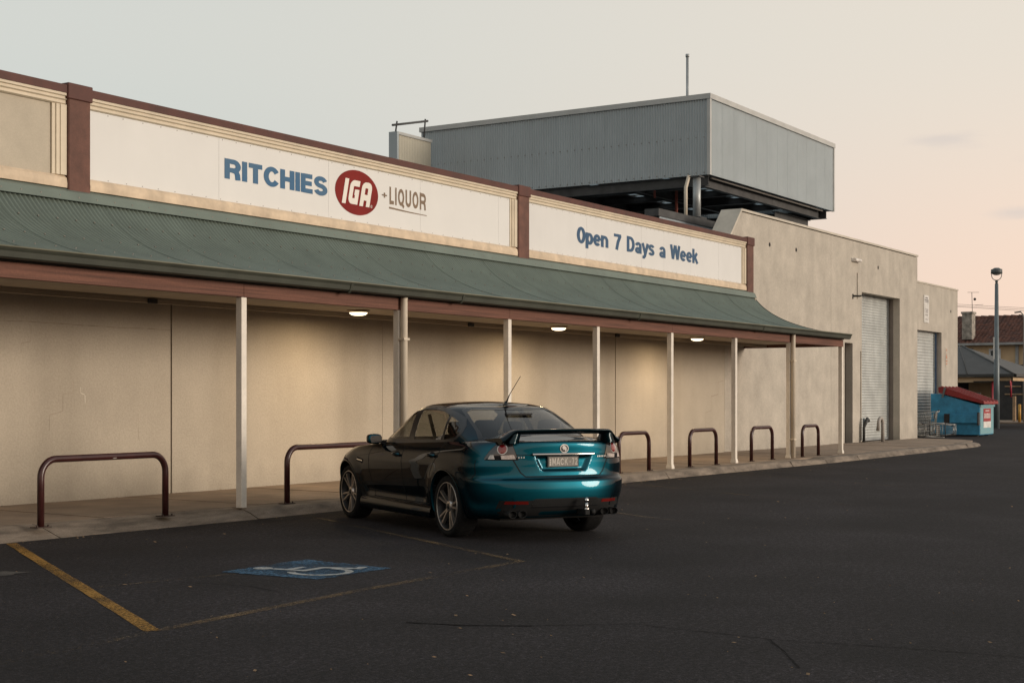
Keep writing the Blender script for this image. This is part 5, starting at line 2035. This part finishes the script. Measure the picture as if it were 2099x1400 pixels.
part(MB().box(59.03, 59.20, 15.80, 15.86, .44, .94), 'pocket_end', 'steel', bn)
part(MB().prism([(17.28, 1.52), (17.20, 1.52), (17.10, 1.92), (17.18, 1.92)], 59.08, 59.12, 'yz'), 'lid_arm', 'lamp_pole', bn)
for x in (59.4, 61.0):
    for y in (16.0, 17.5):
        part(MB().box(x - .08, x + .08, y - .08, y + .08, 0, .049), 'foot', 'steel', bn)
po = part(MB().box(59.66, 60.75, 15.776, 15.784, .58, 1.09), 'notice', 'poster_red', bn)
MB().box(59.66, 60.75, 15.7745, 15.7838, .33, .575).build('notice_panel', 'poster_white', po)
mb = MB()
for i in range(5):
    c = 59.83 + i * .185
    stroke(mb, arc(c, .80, .05, .085, 0, 360, 14), .045, lambda x, z, l: (x, 15.7735 - l, z), .001)
mb.build('print', 'poster_white', po, recalc=False)
mb = MB().box(59.92, 60.5, 15.7725, 15.7755, .985, 1.02).box(59.8, 60.1, 15.7728, 15.774, .45, .48)
mb.build('print', 'poster_white', po)


def trolley(name, label, loc, mtx):
    t = thing(name, label, 'shopping trolley', loc, 0, 'shopping trolleys by the annexe')
    def P(p):
        return tuple(mtx @ Vector(p))
    def tb(pts, r):
        return MB().tube([P(p) for p in pts], r, 6)
    # basket cage tapering to the nose
    B = [(0, -.25, .45), (0, .25, .45), (.80, .18, .50), (.80, -.18, .50)]
    T = [(-.05, -.28, .98), (-.05, .28, .98), (.86, .20, .90), (.86, -.20, .90)]
    mb = MB()
    for q in (B, T):
        mb.tube([P(p) for p in q], .011, 6, closed=True)
    for i in range(4):
        a0, a1, b0, b1 = Vector(B[i]), Vector(B[(i + 1) % 4]), Vector(T[i]), Vector(T[(i + 1) % 4])
        n = 12 if i in (1, 3) else 7
        for k in range(n + 1):
            mb.tube([P(a0.lerp(a1, k / n)), P(b0.lerp(b1, k / n))], .004, 5)
        for k in range(1, 4):
            mb.tube([P(a0.lerp(b0, k / 4)), P(a1.lerp(b1, k / 4))], .004, 5)
    for k in range(9):
        mb.tube([P(Vector(B[0]).lerp(Vector(B[1]), k / 8)), P(Vector(B[3]).lerp(Vector(B[2]), k / 8))], .004, 5)
    mb.build('basket', 'wire', t)
    fr = MB()
    for s in (-1, 1):
        fr.tube([P(p) for p in ((-.14, s * .27, 1.02), (-.05, s * .27, .90), (.0, s * .25, .45), (.05, s * .25, .22), (.75, s * .16, .14))], .013, 8)
    fr.tube([P((.05, -.25, .22)), P((.05, .25, .22))], .011, 6)
    fr.tube([P((.75, -.16, .14)), P((.75, .16, .14))], .011, 6)
    fr.build('frame', 'wire', t)
    tb([(-.14, -.29, 1.02), (-.14, .29, 1.02)], .019).build('handle', 'black_rubber', t)
    mb = MB().obox(P((.02, 0, .80)), mtx.to_3x3() @ Vector((1, 0, 0)), mtx.to_3x3() @ Vector((0, 1, 0)), mtx.to_3x3() @ Vector((0, 0, 1)), .006, .2, .10)
    mb.build('child_seat_flap', 'dark_fit', t)
    for (x, y) in ((.02, -.24), (.02, .24), (.73, -.16), (.73, .16)):
        c = Vector((x, y, .065))
        tb([c + Vector((0, -.015, 0)), c + Vector((0, .015, 0))], .062).build('castor', 'black_rubber', t)
    return t


rot = Matrix.Rotation(R(-62), 4, 'Z')
# lying on its side: basket rolled over by 90 degrees
lie = Matrix.Rotation(R(-74), 4, 'Z') @ Matrix.Translation((0, 0, .28)) @ Matrix.Rotation(R(-90), 4, 'X')
trolley('shopping_trolley', 'wire shopping trolley tipped on its side in front of the blue bin', (57.2, 17.05, 0), lie)
trolley('shopping_trolley', 'wire shopping trolley lying wheels outward at the corner of the tall building', (56.0, 17.1, 0), Matrix.Rotation(R(60), 4, 'Z') @ Matrix.Translation((0, 0, .28)) @ Matrix.Rotation(R(90), 4, 'X'))
up = Matrix.Rotation(R(80), 4, 'Z')
trolley('shopping_trolley', 'upright wire shopping trolley standing against the annexe roller door', (58.15, 17.25, 0), Matrix.Rotation(R(100), 4, 'Z'))

# street lamp
sl = thing('street_lamp', 'tall grey car park lamp with drum head on a yoke', 'street lamp', (75, 19.2, 0))
MB().tube([(0, 0, -.05), (0, 0, 3.2), (0, 0, 3.22), (0, 0, 7.15)], [.15, .135, .125, .085], 16).build('pole', 'lamp_pole', sl)
MB().tube([(0, 0, 7.1), (0, 0, 7.30)], [.05, .08], 12).build('neck', 'lamp_head', sl)
yk = [(0, .24 * math.cos(R(a)), 7.56 + .24 * math.sin(R(a))) for a in range(180, 361, 15)]
MB().tube([(0, -.25, 7.62)] + yk + [(0, .25, 7.62)], .018, 8).build('yoke', 'lamp_head', sl)
MB().lathe([(.0, .20), (.12, .19), (.21, .13), (.27, .12), (.275, -.10), (.22, -.11), (.10, -.14), (.0, -.145)], 24, c=(0, 0, 7.74)).build('drum_head', 'lamp_head', sl)
MB().lathe([(.20, -.112), (.12, -.16), (.0, -.18)], 20, c=(0, 0, 7.74)).build('lens', 'lamp_lens', sl)
MB().box(-.19, -.165, .06, .12, 3.4, 4.5).build('conduit_or_lit_edge', 'sign_small', sl)  # lit edge of the pole, painted as a pale strip
sl2 = thing('street_lamp', 'slim street lamp with a flat head near the right edge behind the tiled house', 'street lamp', (90, 21.45, 0))
MB().tube([(0, 0, 0), (0, 0, 6.2), (0, .10, 6.45), (0, .18, 6.52)], [.08, .05, .04, .035], 10).build('pole', 'grey_pipe', sl2)
MB().obox((0, .36, 6.55), (1, 0, 0), (0, 1, -.1), (0, .1, 1), .08, .18, .035).build('head', 'lamp_head', sl2)

# hipped canopy on posts
cn = thing('canopy_shelter', 'dark hipped roof shelter on red posts behind the blue bin', 'shelter', (80, 22, 0))
e = [(75.6, 18.5, 2.68), (84.5, 18.5, 2.68), (84.5, 27.0, 2.68), (75.6, 27.0, 2.68)]
rdg = [(79.9, 22.2, 4.25), (80.2, 23.3, 4.25)]
part(MB().add(e + rdg, [(0, 1, 4), (1, 2, 5, 4), (2, 3, 5), (3, 0, 4, 5)]), 'roof', 'canopy', cn)
part(MB().tube([e[0], rdg[0]], .06, 8), 'hip_capping', 'canopy', cn)
part(MB().tube([(75.6, 20.8, 2.70), (79.9, 22.4, 4.27)], .03, 6), 'roof_seam', 'canopy', cn)
part(MB().box(75.5, 75.62, 18.4, 27, 2.56, 2.70).box(75.5, 84.5, 18.35, 18.47, 2.56, 2.70), 'gutter', 'canopy', cn)
part(MB().box(75.75, 84.3, 18.65, 26.9, 2.50, 2.555), 'soffit', 'soffit', cn)
part(MB().box(75.7, 75.78, 18.6, 26.9, 2.36, 2.52).box(75.7, 84.2, 18.58, 18.66, 2.36, 2.52), 'fascia', 'house_wall', cn)
for (x, y, z0) in ((76.0, 19.66, 0), (84.0, 18.8, 0), (76.4, 18.85, 1.55)):
    part(MB().tube([(x, y, z0), (x, y, 2.5)], .045, 8), 'post', 'red_post', cn)
part(MB().box(83.0, 83.2, 22.2, 27, 0, 2.36), 'back_wall', 'shop_dark', cn)
part(MB().box(82.4, 82.5, 21.0, 22.6, 0, 2.36), 'wall_pier', 'house_wall', cn)
part(MB().box(82.2, 82.3, 21.9, 22.5, 1.2, 1.8), 'notice_board', 'sign_small', cn)
cl = thing('canopy_lamp', 'lit flat lamp under the corner of the dark hipped shelter', 'lamp', (76.3, 18.95, 2.46))
MB().box(-.25, .25, -.12, .30, 0, .035).build('housing', 'lamp_head', cl)
MB().box(-.22, .22, -.10, .28, -.03, -.001).build('diffuser', 'tube_on', cl)

# tiled house across the road
hs = thing('tiled_house', 'two storey tan house with brown tiled roof behind the shelter', 'house', (104, 26, 0))
HX = 103.0
part(MB().box(HX, HX + 8, 18.5, 33, 0, 5.25), 'wall', 'house_wall', hs)
rows = 22
mb = MB()
y0, y1 = 18.0, 33.6
for r_ in range(rows):
    t0, t1 = r_ / rows, (r_ + 1) / rows
    xa, za = HX - .5 + 4.3 * t0, 5.22 + 1.95 * t0
    xb, zb = HX - .5 + 4.3 * t1 + .04, 5.22 + 1.95 * t1 + .0
    n = 60
    for k in range(n):
        ya, yb = y0 + (y1 - y0) * k / n, y0 + (y1 - y0) * (k + 1) / n
        w = random.uniform(-.012, .012)
        ym = (ya + yb) / 2
        mb.add([(xa, ya, za + .045 + w), (xa, ym, za + .085 + w), (xa, yb, za + .045 + w), (xb, yb, zb + .0), (xb, ym, zb + .04), (xb, ya, zb + .0),
                (xa, ya, za), (xa, yb, za)], [(0, 1, 4, 5), (1, 2, 3, 4), (6, 7, 2, 1, 0)])
rf_ = part(mb, 'roof_tiles', 'tile', hs, recalc=False)
rf_['kind'] = 'stuff'
part(MB().prism([(HX - .45, 5.22), (HX + 3.8, 7.15), (HX + 8.4, 5.22)], 18.05, 33.55, 'xz'), 'roof', 'tile', hs)
mb = MB()
for k in range(30):
    ya = 18.0 + 15.6 * k / 30
    mb.tube([(HX + 3.82, ya, 7.16), (HX + 3.82, ya + .54, 7.19)], [.13, .15], 8)
part(mb, 'ridge_tiles', 'tile', hs)['kind'] = 'stuff'
part(MB().box(HX - .62, HX - .45, 18.0, 33.6, 5.08, 5.24), 'gutter', 'house_trim', hs)
part(MB().box(HX - .44, HX - .005, 18.1, 33.5, 5.10, 5.16), 'eaves_soffit', 'house_trim', hs)
ch = part(MB().box(HX - .3, HX + .55, 27.95, 28.62, 5.5, 7.25), 'chimney', 'chimney', hs)
MB().box(HX - .36, HX + .61, 27.89, 28.68, 7.251, 7.40).build('chimney_cap', 'chimney', ch).location = (0, 0, 0)
for (ya, yb, za, zb, fr) in ((27.95, 28.80, 3.55, 4.88, False), (26.2, 26.75, 3.2, 4.72, True), (22.0, 23.2, 3.3, 4.8, True)):
    wn_ = part(MB().box(HX - .03, HX - .002, ya, yb, za, zb), 'window', 'dark_glass', hs)
    if fr:
        f_ = MB().box(HX - .06, HX - .031, ya - .12, ya, za - .1, zb + .12).box(HX - .06, HX - .031, yb, yb + .12, za - .1, zb + .12)
        f_.box(HX - .061, HX - .0305, ya, yb, zb, zb + .12).build('window_frame', 'white_frame', wn_)
        MB().box(HX - .055, HX - .032, ya, yb, (za + zb) / 2 - .03, (za + zb) / 2 + .03).build('sash_bar', 'white_frame', wn_)
part(MB().box(HX - .12, HX - .002, 24.9, 25.1, 0, 5.05), 'downpipe', 'house_trim', hs)
part(MB().box(HX - 1.0, HX - .01, 18.5, 24.9, 3.2, 3.45), 'balcony', 'house_wall', hs)
part(MB().box(HX - .9, HX - .8, 23.7, 24.0, 3.46, 5.05), 'balcony_post', 'house_trim', hs)
aer = thing('roof_aerial', 'thin television aerial with a small dish on the tiled roof', 'aerial', (106, 28.8, 7.0))
MB().tube([(0, 0, 0), (0, .05, 1.95)], .02, 6).build('mast', 'steel', aer)
MB().tube([(0, -.45, 1.92), (0, .35, 1.95)], .014, 6).build('boom', 'steel', aer)
MB().tube([(0, -.75, 1.05), (0, .0, 1.03)], .012, 6).build('boom', 'steel', aer)
MB().lathe([(.0, 0), (.06, .02), (.10, .05)], 14, 'x', (-.06, -.16, 1.45)).build('dish', 'steel', aer)
# dark shopfront and posts across the lane
dk = thing('dark_shopfront', 'dark flat roofed shopfront with red frames under the tan house', 'shop', (98, 22, 0))
part(MB().box(97.0, 102.5, 17.0, 26.3, 0, 3.55), 'wall', 'shop_dark', dk)
part(MB().box(96.5, 97.0, 17.0, 26.4, 2.9, 3.6), 'fascia', 'shop_dark', dk)
for (y, z0, z1) in ((22.9, 0, 3.0), (21.8, 0, 2.6), (21.4, 0, 2.6)):
    part(MB().tube([(96.4, y, z0), (96.4, y, z1)], .06, 8), 'frame', 'red_post', dk)
for (y, z, w) in ((23.8, 2.2, .5), (23.6, 1.7, .7)):
    part(MB().box(96.9, 96.98, y - w, y + w, z, z + .08), 'shelf', 'timber', dk)
fk = MB().box(88.5, 97, 15, 34, 0, .10).build('far_footpath', 'path')
struct(fk)
for (x, y, h, m, lb) in ((91, 23.25, .95, 'bollard', 'yellow bollard nearest the street lamp pole'), (88.9, 21.45, 1.0, 'bollard', 'yellow bollard at the right edge of the photo')):
    b_ = MB().tube([(0, 0, 0), (0, 0, h)], .085, 14)
    b_.lathe([(.085, h), (.06, h + .03), (.0, h + .04)], 14)
    o = b_.build('bollard', m)
    o.location = (x, y, 0.0 if x < 88.5 else .10)
    tag(o, lb, 'bollard', 'yellow bollards across the lane')
for (x, y, h, lb) in ((90.5, 23.75, 1.6, 'timber post beside the foot of the street lamp'), (92.0, 22.5, 1.5, 'timber post between the two yellow bollards')):
    o = MB().box(-.09, .09, -.09, .09, 0, h).build('timber_post', 'timber', bevel=.02)
    o.location = (x, y, .10)
    tag(o, lb, 'post', 'timber posts across the lane')
for i, (za, zb) in enumerate(((9.25, 8.75), (9.12, 8.62), (9.05, 8.50))):
    mb = MB().tube([(120, 60 - 45 * t / 12, za + (zb - za) * (60 - 45 * t / 12 - 33.8) / (28.6 - 33.8) - .25 * math.sin(PI * t / 12)) for t in range(13)], .012, 5)
    o = mb.build('overhead_wire', 'steel')
    tag(o, ('topmost', 'middle', 'lowest')[i] + ' of the three overhead wires above the tiled roof', 'wire', 'overhead wires')
